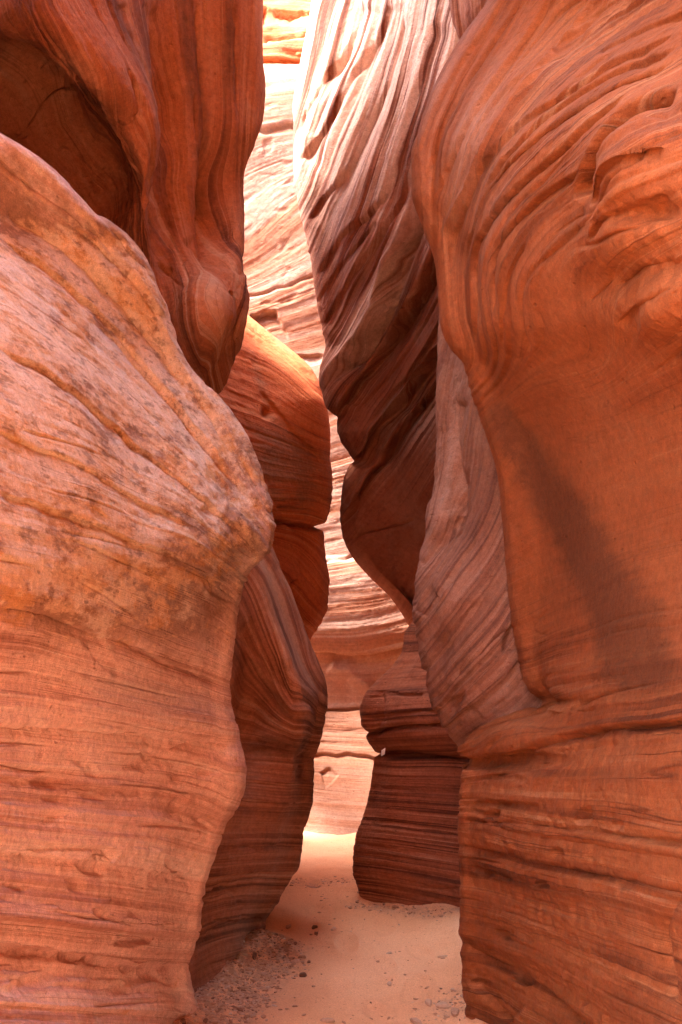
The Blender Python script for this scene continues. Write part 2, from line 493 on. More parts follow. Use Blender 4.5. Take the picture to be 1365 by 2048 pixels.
    h = h + .0045 * min(1.0, .2 + .8 * chips) * fbm(P, 15, 3, 6.0)
    # small chipped hollows
    ch = noise3(sw * 15 + 3, px * 4.5, pq * 4.5); h = h - .016 * chips * sstep(.42, .7, ch) * A
    P = P + N * (h * A)[..., None]
    Rn, Cn = P.shape[:2]
    at_ = {'strata': s}
    for nm, fn in (attrs or {}).items(): at_[nm] = np.clip(fn(IX, IY, P), 0, 1)
    idx = np.arange(Rn * Cn).reshape(Rn, Cn)
    a, b, c, d = idx[:-1, :-1], idx[:-1, 1:], idx[1:, 1:], idx[1:, :-1]
    Fq = np.stack([a, d, c, b], -1) if not flip else np.stack([a, b, c, d], -1)
    # rows run downward, columns away from the back edge
    V = P.reshape(-1, 3)
    FY = (IY[:-1, :-1] + IY[1:, 1:]) / 2; FX = (IX[:-1, :-1] + IX[1:, 1:]) / 2
    AT = {k: v.ravel() for k, v in at_.items()}
    if closed:
        # close the section behind, and cap the top
        cl = np.stack([idx[:-1, -1], idx[1:, -1], idx[1:, 0], idx[:-1, 0]], -1)
        if flip: cl = cl[:, ::-1]
        ctr = P[0].mean(0) + np.array([0, 0, .15]); ci = len(V); V = np.concatenate([V, ctr[None]], 0)
        AT = {k: np.append(v, v[0]) for k, v in AT.items()}
        r0 = idx[0]; j = np.roll(r0, -1)
        cap = np.stack([r0, j, np.full(Cn, ci), np.full(Cn, ci)], -1)
        extra = cl
    def put(nm, sel, par, extraF=None, capF=None):
        f = Fq[sel] if sel is not None else Fq.reshape(-1, 4)
        if extraF is not None: f = np.concatenate([f, extraF], 0)
        used = np.unique(f); mp = np.full(len(V), -1, np.int64); mp[used] = np.arange(len(used))
        at2 = {k: v[used] for k, v in AT.items()}
        return mesh_obj(nm, V[used], mp[f], mat, par, at2, loc)
    if split is None:
        return put(name, None, parent, extra if closed else None)
    m = split(FX, FY)                                        # integer part id per face
    root = empty(name, loc)
    for i, pn in enumerate(part_names):
        put(pn, m == i, root, extra if (closed and i == 0) else None)
    return root


def below(poly):
    poly = np.array(poly, float)
    return lambda x, y: (y > np.interp(x, poly[:, 0], poly[:, 1])).astype(int)


def gauss(x, y, x0, y0, rx, ry, ang=0):
    c, s_ = math.cos(math.radians(ang)), math.sin(math.radians(ang))
    a = ((x - x0) * c + (y - y0) * s_) / rx; d = (-(x - x0) * s_ + (y - y0) * c) / ry
    return np.exp(-(a * a + d * d))


ZERO = lambda x, y, P: 0 * x
# ------------------------------------------------------------------ materials in use
M_left = rock_mat('lichen_sandstone', (.46, .23, .165), (.72, .46, .37), (.77, .55, .46), (.82, .68, .60), band=(4, 16, 60), palefac=.25, lichen=True, pits=.9, contrast=.85, lamk=.9, linek=1.0)
M_upleft = rock_mat('streaked_red_sandstone', (0.146, 0.043, 0.019), (0.328, 0.105, 0.041), (0.404, 0.150, 0.069), (0.465, 0.258, 0.155), band=(5, 18, 70), palefac=.25, pits=.8, contrast=1.1, lamk=1.0, linek=.65, grit=1.4)
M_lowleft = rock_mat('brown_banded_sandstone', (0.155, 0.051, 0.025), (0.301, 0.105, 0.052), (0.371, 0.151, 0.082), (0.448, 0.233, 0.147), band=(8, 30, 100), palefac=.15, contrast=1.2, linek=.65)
M_mid = rock_mat('orange_sandstone', (.27, .062, .018), (.46, .115, .034), (.50, .145, .046), (.54, .235, .11), band=(8, 26, 90), palefac=.12, contrast=.9, varnish=(.22, .11, .06))
M_right = rock_mat('smooth_orange_sandstone', (0.104, 0.026, 0.008), (0.243, 0.066, 0.019), (0.290, 0.092, 0.030), (0.367, 0.180, 0.091), band=(4, 15, 60), palefac=.12, contrast=.9, bump=.9, pits=.5, lamk=1.1, low=.4, linek=1.0, varnish=(.10, .033, .013))
M_mauve = rock_mat('mauve_sandstone', (0.156, 0.059, 0.035), (0.262, 0.110, 0.062), (0.305, 0.145, 0.092), (0.348, 0.201, 0.140), band=(7, 26, 80), palefac=.25, contrast=1.0, pits=.9, linek=.65)
M_rib = rock_mat('ribbed_banded_sandstone', (0.082, 0.019, 0.007), (0.180, 0.046, 0.017), (0.241, 0.082, 0.038), (0.338, 0.190, 0.119), band=(7, 26, 90), palefac=.2, contrast=.9, pits=.4, linek=.65, pale_lit_col=(.72, .50, .38))
M_block = rock_mat('dark_banded_sandstone', (0.119, 0.033, 0.017), (0.285, 0.084, 0.038), (0.356, 0.120, 0.060), (0.435, 0.195, 0.110), band=(9, 34, 110), palefac=.08, contrast=1.2, pits=.8, linek=.65)
M_far = rock_mat('pale_banded_sandstone', (0.156, 0.055, 0.027), (0.242, 0.098, 0.051), (0.281, 0.144, 0.090), (0.320, 0.211, 0.156), band=(6, 20, 56), palefac=.25, contrast=.6, bump=.9, lamk=.5, linek=.35, grit=.4, pale_lit_col=(.305, .205, .16))

# ------------------------------------------------------------------ 1  near left buttress
L1_nose = [(-500, -1500, 2.3), (-100, -600, 2.6), (100, -230, 2.9), (200, -80, 3.05), (262, 0, 3.2), (300, 60, 3.3), (360, 130, 3.5), (425, 190, 3.7), (472, 255, 3.9), (490, 270, 3.95),
           (560, 310, 4.05), (645, 350, 4.2), (720, 385, 4.3), (790, 440, 4.4), (850, 480, 4.45), (910, 510, 4.45), (960, 530, 4.45), (1010, 541, 4.42),
           (1060, 547, 4.40), (1085, 548, 4.38), (1112, 537, 4.36), (1150, 512, 4.36), (1190, 496, 4.36), (1240, 485, 4.36), (1285, 475, 4.36), (1340, 463, 4.36),
           (1380, 457, 4.36), (1440, 455, 4.36), (1500, 460, 4.38), (1560, 463, 4.4), (1600, 460, 4.4), (1650, 445, 4.42), (1700, 430, 4.44), (1745, 416, 4.45),
           (1800, 410, 4.47), (1850, 404, 4.5), (1900, 394, 4.52), (1935, 386, 4.54), (1950, 389, 4.56), (1985, 400, 4.57), (2020, 410, 4.58), (2060, 413, 4.58), (2600, 420, 4.6)]
L1_rails = [
    [(-500, -1700, 2.1), (100, -380, 2.6), (262, -150, 2.85), (472, 90, 3.45), (645, 205, 3.72), (850, 330, 3.85), (1010, 400, 3.82), (1085, 410, 3.78), (1190, 375, 3.80), (1440, 330, 3.86), (1700, 310, 3.9), (1940, 280, 3.95), (2060, 290, 3.95), (2600, 290, 4.0)],
    [(-500, -1900, 1.9), (100, -520, 2.3), (262, -320, 2.5), (472, -90, 2.95), (645, 60, 3.05), (850, 150, 2.98), (1085, 190, 2.92), (1190, 180, 2.94), (1440, 150, 3.05), (1700, 140, 3.1), (1940, 120, 3.1), (2060, 130, 3.08), (2600, 130, 3.0)],
    [(-500, -2100, 1.7), (100, -700, 2.0), (262, -500, 2.1), (645, -130, 2.3), (850, -90, 2.2), (1085, -70, 2.15), (1440, -90, 2.3), (1700, -90, 2.4), (2060, -90, 2.35), (2600, -90, 2.2)],
    [(-500, -2600, 1.2), (262, -1000, 1.35), (1085, -560, 1.35), (1440, -560, 1.4), (2060, -560, 1.4), (2600, -560, 1.4)],
]
L1_str = [(0, [(-200, 150), (0, 275), (270, 500), (480, 862), (541, 1015)]), (95, [(-100, 360), (0, 420), (130, 500), (300, 640), (400, 780), (500, 950), (545, 1062)]),
          (210, [(-100, 540), (0, 600), (200, 720), (350, 850), (470, 1000), (545, 1090)]), (420, [(-100, 860), (0, 900), (150, 960), (300, 1010), (420, 1070), (520, 1145)]),
          (600, [(-100, 1080), (0, 1100), (150, 1130), (300, 1190), (480, 1275)]), (700, [(-100, 1200), (0, 1215), (150, 1245), (300, 1310), (455, 1368)]),
          (880, [(-100, 1390), (200, 1425), (455, 1472)]), (1180, [(-100, 1690), (200, 1730), (410, 1762)]), (1390, [(-100, 1890), (200, 1925), (388, 1938)]), (1520, [(-100, 2020), (410, 2065)])]
L1_gr = [([(-20, 470), (110, 560), (240, 665), (350, 790), (440, 900), (520, 1010)], 5, .022, 'arcunder'), ([(-20, 700), (120, 770), (260, 870), (380, 970), (470, 1060), (530, 1110)], 5, .02, 'arcunder'), ([(100, 330), (220, 450), (330, 590), (430, 740), (500, 860), (545, 980)], 5, .022, 'arcunder'), ([(-20, 980), (150, 1030), (300, 1090), (420, 1150), (500, 1200)], 5, .016, 'arcunder'), ([(-20, 860), (140, 920), (280, 990), (400, 1060)], 4, .012, 'arcunder'),
         ([(0, 1888), (90, 1906), (200, 1925), (300, 1938), (388, 1937)], 9, .045, 'under'),
         ([(0, 1700), (120, 1716), (260, 1742), (412, 1758)], 5, .018, 'under'),
         ([(0, 1215), (120, 1236), (230, 1278), (320, 1320), (400, 1350), (462, 1378)], 6, .02, 'under'),
         ([(0, 415), (130, 505), (290, 640), (380, 760), (450, 850), (500, 930), (530, 1000)], 14, .05, 'v'),
         ([(60, 380), (200, 500), (310, 600), (400, 730), (470, 850), (520, 930), (543, 1010)], 8, .03, 'under'),
         ([(190, 640), (290, 730), (400, 850), (480, 960), (545, 1060)], 7, .02, 'under'),
         ([(415, 1010), (425, 1070), (450, 1130), (470, 1160)], 12, .025, 'v'),
         ([(395, 1155), (440, 1190), (490, 1215)], 5, .012, 'v'),
         ([(0, 560), (120, 630), (230, 720), (330, 800)], 6, .014, 'v'),
         ([(0, 330), (120, 410), (230, 510), (330, 640)], 6, .016, 'v'),
         ([(380, 1480), (340, 1500), (290, 1515)], 8, .02, 'under'),
         ([(0, 1560), (200, 1580), (450, 1600)], 4, .008, 'v'),
         ([(0, 1800), (200, 1830), (400, 1850)], 5, .01, 'v'),
         ([(0, 1450), (150, 1460), (300, 1465), (455, 1490)], 10, .02, 'under')]
L1_bl = [(430, 1560, 70, 70, 0, .05), (290, 1520, 40, 16, -20, -.035), (345, 1545, 22, 12, -30, -.025), (130, 1565, 24, 9, 0, -.03), (500, 1060, 55, 30, 40, .05), (330, 1480, 80, 18, 5, -.02),
         (380, 1440, 90, 30, 10, .03), (390, 1540, 14, 8, -30, -.025), (340, 1610, 18, 8, -40, -.02), (130, 1635, 20, 8, -20, -.018), (90, 1960, 60, 10, -20, -.015), (270, 1960, 50, 12, -30, -.018)]
L1_att = {'lichen': lambda x, y, P: np.clip(.8 * gauss(x, y, 140, 830, 260, 300, 30) + .7 * gauss(x, y, 60, 620, 170, 170) + .6 * gauss(x, y, 260, 1050, 230, 150, 15) + .4 * gauss(x, y, 150, 1170, 260, 80, 12) + .3 * gauss(x, y, 330, 760, 200, 160, 50) + .3 * sstep(1350, 1100, y) + .05, 0, 1),
          'greying': lambda x, y, P: 1.0 * gauss(x, y, 350, 1130, 240, 130, 20) + .7 * gauss(x, y, 330, 740, 330, 130, 55) + .4 * gauss(x, y, 300, 1400, 200, 60, 12),
          'varnish': lambda x, y, P: .5 * gauss(x, y, 232, 1350, 9, 38) + .4 * gauss(x, y, 355, 1410, 9, 26, 15)}
rk = rock('sandstone_buttress', 1, L1_nose, [(-500, .3), (262, .18), (600, .26), (900, .22), (1085, .13), (1250, .2), (1500, .24), (1900, .2), (2600, .22)], L1_rails, M_left, L1_str, 1 / 560,
          -500, 2600, (-.9, 3.2, 0), back=(.35, .75), ext=[(-1.3, .6, 0), (-2.6, .1, 0), (-5, .6, 0), (-5, 4, 0)], grooves=L1_gr, blobs=L1_bl,
          amp=(.016, .010, .005), freq=(4, 14, 40), attrs=L1_att, split=below([(-400, 1880), (0, 1890), (90, 1908), (200, 1927), (300, 1940), (388, 1939), (600, 1930)]),
          part_names=['bulging_face', 'foot_ledge'], calm=[])
tag(rk, 'big bulging left rock in front, crusted with orange and pale lichen spots', 'rock wall', kind='thing')

# ------------------------------------------------------------------ 2  lower left shadowed rock
L2_nose = [(700, 380, 5.6), (900, 440, 5.7), (1050, 520, 5.75), (1110, 545, 5.8), (1170, 570, 5.83), (1240, 592, 5.86), (1290, 610, 5.88), (1340, 630, 5.9), (1390, 644, 5.92), (1430, 648, 5.92), (1480, 640, 5.92), (1520, 633, 5.92),
           (1580, 632, 5.92), (1620, 626, 5.92), (1670, 610, 5.92), (1720, 599, 5.92), (1770, 575, 5.92), (1815, 547, 5.92), (1840, 531, 5.92), (1870, 527, 5.92), (1900, 521, 5.7), (1925, 500, 5.48), (1950, 472, 5.26), (1980, 442, 5.02), (2020, 416, 4.74), (2060, 405, 4.6), (2600, 400, 4.6)]
L2_rails = [
    [(700, 330, 5.3), (1110, 500, 5.45), (1240, 540, 5.42), (1340, 575, 5.38), (1430, 590, 5.4), (1580, 575, 5.45), (1720, 540, 5.5), (1840, 485, 5.5), (1900, 470, 5.4), (1950, 440, 5.1), (2020, 405, 4.7), (2600, 390, 4.6)],
    [(700, 290, 5.1), (1110, 465, 5.35), (1240, 495, 5.36), (1340, 500, 5.4), (1430, 505, 5.42), (1580, 500, 5.3), (1720, 470, 5.2), (1840, 440, 5.15), (1900, 430, 5.05), (1950, 410, 4.95), (2020, 395, 4.66), (2600, 380, 4.6)],
    [(700, 230, 4.9), (1110, 430, 5.0), (1240, 440, 5.1), (1430, 440, 5.15), (1580, 440, 5.0), (1720, 410, 4.9), (1840, 395, 4.8), (1900, 390, 4.75), (2020, 370, 4.6), (2600, 360, 4.5)],
    [(700, 100, 4.8), (1430, 300, 4.7), (2020, 280, 4.5), (2600, 250, 4.4)],
]
L2_str = [(0, [(548, 1112), (610, 1292), (645, 1392)]), (60, [(500, 1180), (560, 1310), (640, 1445)]), (150, [(470, 1400), (560, 1430), (645, 1465)]), (220, [(440, 1488), (640, 1512)]), (320, [(440, 1590), (630, 1600)]),
          (420, [(430, 1700), (600, 1695)]), (520, [(400, 1805), (470, 1790), (565, 1780)]), (580, [(380, 1890), (430, 1878), (460, 1850), (527, 1843)]), (650, [(390, 1965), (470, 1922), (520, 1902)]), (720, [(390, 2040), (440, 1990)])]
L2_gr = [([(395, 1880), (430, 1872), (458, 1848), (490, 1840), (528, 1838)], 5, .03, 'under'), ([(455, 1497), (540, 1500), (638, 1516)], 6, .02, 'v'), ([(548, 1125), (600, 1290), (640, 1400)], 7, .02, 'v'),
         ([(470, 1250), (520, 1320), (560, 1370), (600, 1410), (642, 1450)], 12, .035, 'over'), ([(455, 1600), (630, 1605)], 4, .01, 'v'), ([(440, 1690), (600, 1700)], 4, .012, 'v')]
L2_bl = [(500, 1430, 45, 90, 20, -.08), (600, 1410, 40, 60, 20, .05)]
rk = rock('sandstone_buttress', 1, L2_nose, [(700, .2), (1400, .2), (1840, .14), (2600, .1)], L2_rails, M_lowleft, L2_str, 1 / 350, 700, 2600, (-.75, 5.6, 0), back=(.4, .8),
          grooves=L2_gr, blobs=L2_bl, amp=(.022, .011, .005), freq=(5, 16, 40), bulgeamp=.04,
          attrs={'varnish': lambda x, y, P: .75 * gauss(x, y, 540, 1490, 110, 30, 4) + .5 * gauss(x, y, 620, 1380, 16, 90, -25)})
tag(rk, 'shadowed brown rock with a curved right edge, low behind the lichen crusted left buttress', 'rock wall', kind='thing')

# ------------------------------------------------------------------ 3  middle orange rock
L3_nose = [(350, 330, 7.9), (520, 415, 7.8), (590, 455, 7.75), (620, 480, 7.7), (655, 520, 7.65), (690, 561, 7.6), (720, 600, 7.55), (745, 625, 7.5), (775, 641, 7.45), (810, 651, 7.4), (850, 655, 7.4), (910, 655, 7.4), (960, 662, 7.4), (990, 662, 7.4), (1030, 655, 7.4), (1055, 647, 7.4), (1075, 648, 7.4),
           (1120, 656, 7.4), (1170, 667, 7.4), (1210, 664, 7.4), (1240, 650, 7.4), (1270, 630, 7.4), (1290, 612, 7.4), (1340, 560, 7.45), (1420, 500, 7.5), (2100, 440, 7.5)]
L3_rails = [
    [(350, 250, 7.5), (590, 400, 7.3), (720, 500, 7.05), (850, 560, 6.95), (990, 575, 6.9), (1055, 565, 6.93), (1170, 580, 6.9), (1290, 540, 7.1), (1420, 460, 7.2), (2100, 400, 7.2)],
    [(350, 150, 7.2), (590, 320, 6.9), (850, 450, 6.6), (1055, 470, 6.55), (1170, 480, 6.55), (1290, 450, 6.7), (2100, 330, 6.8)],
    [(350, -50, 6.8), (850, 200, 6.3), (1170, 250, 6.3), (2100, 150, 6.4)],
]
L3_str = [(0, [(478, 636), (560, 700), (650, 790)]), (40, [(440, 700), (560, 740), (650, 830)]), (120, [(450, 800), (560, 845), (660, 890)]), (190, [(480, 890), (560, 925), (660, 945)]), (250, [(500, 980), (660, 1000)]), (310, [(540, 1046), (650, 1057)]),
          (345, [(548, 1078), (600, 1110), (665, 1160)]), (385, [(540, 1110), (600, 1160), (664, 1215)]), (450, [(550, 1170), (600, 1215), (640, 1262)])]
L3_gr = [([(535, 1046), (560, 1047), (580, 1050), (600, 1048), (620, 1053), (650, 1058)], 5, .09, 'full'), ([(540, 1012), (600, 1012), (640, 1024), (655, 1035)], 4, .03, 'under'),
         ([(518, 780), (560, 830), (600, 880), (650, 935)], 5, .02, 'under'), ([(480, 640), (560, 705), (610, 745), (650, 800)], 6, .03, 'v'),
         ([(600, 1140), (630, 1165), (650, 1190)], 4, .03, 'v'), ([(565, 1185), (580, 1165), (600, 1158)], 5, .03, 'under')]
rk = rock('sandstone_boulder_wall', 1, L3_nose, [(350, .35), (800, .4), (1050, .28), (1200, .4), (2100, .4)], L3_rails, M_mid, L3_str, 1 / 265, 350, 2100, (-.9, 7.2, 0), back=(.5, 1.0),
          grooves=L3_gr, blobs=[(535, 825, 10, 12, 30, -.05)], amp=(.018, .010, .005), freq=(6, 18, 46), bulgeamp=.05,
          attrs={'varnish': lambda x, y, P: .9 * gauss(x, y, 570, 940, 95, 85, 20) + .6 * gauss(x, y, 520, 760, 16, 90, -15) + .5 * gauss(x, y, 560, 690, 60, 16, 40)},
          split=below([(0, 1030), (540, 1047), (580, 1051), (650, 1059), (760, 1062)]), part_names=['upper_block', 'lower_block'])
tag(rk, 'orange middle rock with brown varnish and a dark horizontal crack, beyond the left buttress', 'rock wall', kind='thing')

# ------------------------------------------------------------------ 4  upper left wall
L4_nose = [(-2600, 560, 5.3), (-1500, 560, 5.5), (-600, 550, 5.7), (-200, 535, 5.8), (0, 529, 5.9), (100, 528, 5.95), (180, 533, 6.0), (240, 529, 6.0), (300, 510, 6.0), (350, 495, 6.0), (420, 490, 5.95), (480, 480, 5.85), (540, 475, 5.75), (600, 477, 5.7), (650, 478, 5.7), (710, 470, 5.7), (760, 455, 5.72), (787, 440, 5.75),
           (830, 400, 5.85), (900, 340, 6.0), (1100, 250, 6.2)]
L4_rails = [
    [(-2600, 440, 5.0), (-600, 440, 5.4), (0, 420, 5.55), (240, 410, 5.6), (420, 410, 5.62), (540, 408, 5.42), (650, 405, 5.22), (760, 400, 5.4), (900, 280, 5.8), (1100, 200, 6.1)],
    [(-2600, 330, 4.7), (-600, 340, 5.1), (0, 350, 5.35), (240, 345, 5.5), (420, 345, 5.55), (540, 345, 5.4), (650, 345, 5.25), (760, 340, 5.4), (900, 220, 5.7), (1100, 150, 6.1)],
    [(-2600, 200, 4.3), (-600, 220, 4.5), (0, 250, 4.75), (240, 280, 4.85), (420, 288, 4.95), (540, 280, 5.2), (650, 260, 5.3), (900, 120, 5.6), (1100, 80, 6.0)],
    [(-2600, 60, 3.9), (-600, 90, 4.05), (0, 110, 4.25), (160, 150, 4.5), (300, 170, 5.1), (420, 180, 5.3), (600, 170, 5.3), (900, 60, 5.4), (1100, 20, 5.8)],
    [(-2600, -60, 3.6), (-600, -40, 3.7), (0, 10, 3.95), (120, 10, 4.3), (260, 10, 5.0), (420, 20, 5.1), (900, -60, 5.2), (1100, -100, 5.5)],
    [(-2600, -400, 2.9), (-600, -330, 3.0), (0, -300, 3.2), (200, -300, 3.6), (1100, -400, 4.5)],
    [(-2600, -1200, 1.9), (-600, -1100, 2.0), (0, -1000, 2.2), (1100, -900, 3.2)],
]
L4_str = [(0, [(535, -200), (530, 0), (505, 330), (478, 560), (478, 680)]), (60, [(460, -200), (462, 0), (468, 300), (470, 500), (474, 600)]), (120, [(390, -200), (397, 0), (415, 150), (430, 330), (455, 480), (474, 560)]),
          (170, [(300, -200), (320, 0), (345, 200), (345, 400), (380, 500), (450, 560)]), (230, [(190, -200), (220, 0), (285, 180), (318, 330), (322, 480), (350, 600), (420, 760)]), (300, [(60, -200), (100, 0), (190, 200), (270, 360), (300, 480), (330, 640)]),
          (360, [(0, -200), (60, 0), (110, 120), (190, 260), (270, 410), (285, 500)]), (430, [(-60, 0), (20, 130), (120, 260), (230, 400)]), (490, [(-60, 170), (0, 230), (100, 300), (210, 430)]), (540, [(-60, 280), (0, 320), (100, 380)])]
L4_gr = [([(62, 0), (85, 60), (130, 140), (190, 215), (250, 310), (276, 380), (285, 430)], 6, .05, 'over'), ([(395, 0), (412, 150), (425, 300), (445, 420), (472, 520)], 9, .05, 'v'), ([(320, 0), (338, 200), (325, 350), (320, 470), (330, 560)], 10, .05, 'v'),
         ([(365, 470), (400, 500), (440, 530), (470, 560)], 9, .06, 'over'), ([(420, 300), (440, 380), (460, 450), (474, 520)], 5, .025, 'v'), ([(300, 0), (325, 120), (330, 230)], 7, .03, 'v'), ([(250, 0), (290, 130), (318, 260)], 6, .025, 'v'),
         ([(470, 0), (480, 200), (485, 330)], 6, .03, 'v'), ([(425, 590), (440, 620), (460, 680)], 8, .03, 'v'), ([(40, 240), (120, 260), (165, 290), (215, 360)], 5, .03, 'under'), ([(0, 180), (60, 200), (100, 260)], 6, .03, 'under'), ([(0, 310), (70, 340), (140, 380)], 5, .03, 'under'), ([(120, 330), (200, 370), (250, 410)], 5, .02, 'under')]
L4_bl = [(405, 620, 62, 80, 0, .16), (425, 420, 42, 120, 8, -.22), (100, 270, 170, 75, 42, -.38), (30, 190, 70, 60, 0, -.15), (330, 300, 26, 260, 0, -.08), (230, 190, 60, 200, -30, .08), (470, 330, 22, 260, 0, .06)]
rk = rock('overhanging_sandstone_wall', 1, L4_nose, [(-2600, .3), (0, .25), (400, .18), (600, .3), (1100, .3)], L4_rails, M_upleft, L4_str, 1 / 370, -2600, 1100, (-1.0, 5.5, 0), back=(.5, 1.0),
          ext=[(-2.2, -.2, 2.6), (-4.0, -.4, 2.6), (-6, 1.5, 2.6), (-6, 5, 1)], ztop=[(0, 30, 1), (3.6, 30, 1), (4.6, 6.2, .5), (5.4, 6.0, .12), (8, 6.6, .05)], grooves=L4_gr, blobs=L4_bl, amp=(.024, .011, .005), freq=(5, 16, 42), bulgeamp=.06,  # unseen near columns, raised to keep the sun off the right wall
          attrs={'varnish': lambda x, y, P: .85 * gauss(x, y, 385, 120, 24, 260, -6) + .8 * gauss(x, y, 465, 90, 12, 170, -4) + .8 * gauss(x, y, 255, 50, 20, 150, -25) + .6 * gauss(x, y, 430, 260, 10, 200, -8) + .5 * gauss(x, y, 120, 90, 26, 160, -35) + .45 * gauss(x, y, 450, 700, 40, 70) + .4 * gauss(x, y, 505, 120, 12, 130)})
tag(rk, 'tall red upper left wall with vertical ribs, a dark hollow and a hanging rounded lobe', 'rock wall', kind='thing')

# ------------------------------------------------------------------ 5  near right wall (upper bulge + lower base)
R1_nose = [(-2400, 1350, 2.9), (-1200, 1120, 3.3), (-500, 1030, 3.6), (-200, 1015, 3.75), (-80, 1010, 3.85), (0, 985, 3.9), (80, 931, 3.95), (170, 880, 4.0), (250, 845, 4.05), (310, 826, 4.1), (380, 825, 4.1), (440, 845, 4.12), (500, 869, 4.12), (560, 880, 4.1), (610, 884, 4.1), (640, 887, 4.1), (690, 905, 4.1),
           (730, 930, 4.12), (770, 938, 4.15), (810, 945, 4.18), (880, 965, 4.2), (960, 985, 4.25), (1040, 995, 4.3), (1120, 1006, 4.35), (1200, 1016, 4.4), (1290, 1032, 4.42), (1360, 1050, 4.42), (1390, 1072, 4.42), (1402, 1082, 4.42), (1412, 1066, 4.45), (1428, 1040, 4.5), (1445, 1000, 4.56), (1464, 950, 4.6), (1480, 921, 4.63), (1500, 914, 4.64), (1516, 918, 4.64), (1522, 926, 4.66), (1530, 920, 4.62),
           (1545, 916, 4.6), (1600, 915, 4.58), (1700, 918, 4.57), (1800, 920, 4.57), (1880, 922, 4.57), (1950, 922, 4.57), (2010, 929, 4.57), (2048, 936, 4.57), (2080, 940, 4.57), (2600, 950, 4.57)]
R1_rails = [
    [(-2400, 1450, 2.5), (-500, 1150, 3.0), (0, 1110, 3.45), (170, 990, 3.5), (310, 930, 3.55), (440, 935, 3.6), (560, 955, 3.62), (640, 965, 3.66), (730, 995, 3.8), (880, 1040, 3.98), (1040, 1075, 4.05), (1200, 1095, 4.1), (1360, 1110, 4.05), (1440, 1080, 4.05), (1500, 1040, 4.05), (1522, 1040, 4.1), (1560, 1030, 4.02), (1800, 1030, 4.05), (2080, 1050, 4.05), (2600, 1050, 4.05)],
    [(-2400, 1600, 2.1), (-500, 1300, 2.5), (0, 1240, 3.0), (170, 1120, 2.98), (310, 1060, 3.0), (440, 1060, 3.05), (560, 1075, 3.12), (640, 1085, 3.2), (730, 1110, 3.38), (880, 1150, 3.55), (1040, 1180, 3.6), (1200, 1195, 3.55), (1360, 1200, 3.42), (1440, 1190, 3.38), (1522, 1170, 3.4), (1560, 1160, 3.38), (1800, 1160, 3.42), (2080, 1180, 3.4), (2600, 1180, 3.3)],
    [(-2400, 1800, 1.7), (-500, 1480, 2.0), (0, 1390, 2.5), (310, 1240, 2.45), (560, 1240, 2.55), (730, 1270, 2.8), (880, 1300, 2.95), (1040, 1320, 2.98), (1200, 1330, 2.9), (1360, 1330, 2.8), (1440, 1320, 2.74), (1560, 1310, 2.72), (1800, 1310, 2.74), (2080, 1310, 2.7), (2600, 1310, 2.6)],
    [(-2400, 2400, 1.5), (-500, 1900, 1.7), (0, 1680, 1.85), (310, 1520, 1.85), (560, 1520, 1.9), (880, 1540, 2.15), (1200, 1560, 2.15), (1440, 1540, 2.0), (2600, 1540, 1.95)],
    [(-2400, 3000, 1.0), (0, 2200, 1.2), (560, 2000, 1.2), (1200, 2050, 1.3), (2600, 2000, 1.2)],
]
R1_str = [(0, [(985, 0), (880, 170), (826, 330), (868, 500), (885, 640)]), (60, [(1060, 0), (960, 150), (905, 300), (888, 400), (884, 480)]), (75, [(889, 500), (893, 600), (930, 730)]), (120, [(1180, 0), (1040, 140), (960, 260), (915, 400), (900, 500), (905, 640)]),
          (200, [(1365, 40), (1200, 120), (1050, 250), (965, 400), (930, 520), (938, 640)]), (280, [(1365, 180), (1200, 280), (1060, 390), (990, 500), (975, 600), (995, 700)]), (340, [(1190, 340), (1100, 400), (1030, 490), (1012, 580), (1020, 690)]),
          (410, [(1130, 480), (1080, 560), (1100, 660), (1180, 720)]), (330, [(1210, 330), (1290, 250), (1365, 215)]), (390, [(1220, 430), (1365, 340)]), (450, [(1210, 540), (1365, 460)]), (500, [(1240, 640), (1365, 560)]),
          (560, [(990, 850), (1150, 800), (1365, 700)]), (700, [(1000, 1050), (1150, 1000), (1365, 900)]), (850, [(1030, 1220), (1200, 1140), (1365, 1080)]), (960, [(1050, 1330), (1365, 1240)]), (1060, [(1050, 1405), (1365, 1350)]),
          (1140, [(917, 1521), (1100, 1475), (1365, 1440)]), (1230, [(917, 1600), (1100, 1622), (1365, 1660)]), (1330, [(917, 1700), (1100, 1735), (1365, 1805)]), (1430, [(920, 1800), (1050, 1830), (1200, 1885), (1365, 1965)]), (1530, [(922, 1900), (1050, 1950), (1200, 2040), (1300, 2100)]), (1640, [(930, 2010), (1060, 2080)])]
R1_mac = [(a, h * .35) for a, h in [(-100, 0), (0, 0), (18, .022), (30, .0), (52, .028), (64, .004), (95, .03), (104, .0), (150, .035), (168, .0), (215, .03), (226, -.008), (272, .02), (284, -.018), (300, .005), (330, .012), (342, -.02), (360, .0), (420, 0), (1200, 0),
          (1228, .0), (1236, .03), (1246, .0), (1262, .022), (1270, -.01), (1300, .0), (1312, .022), (1322, -.012), (1345, .018), (1360, -.01), (1400, .01), (1440, .03), (1455, -.01), (1500, .015), (1512, -.02), (1560, .02), (1575, -.01), (1700, 0)]]
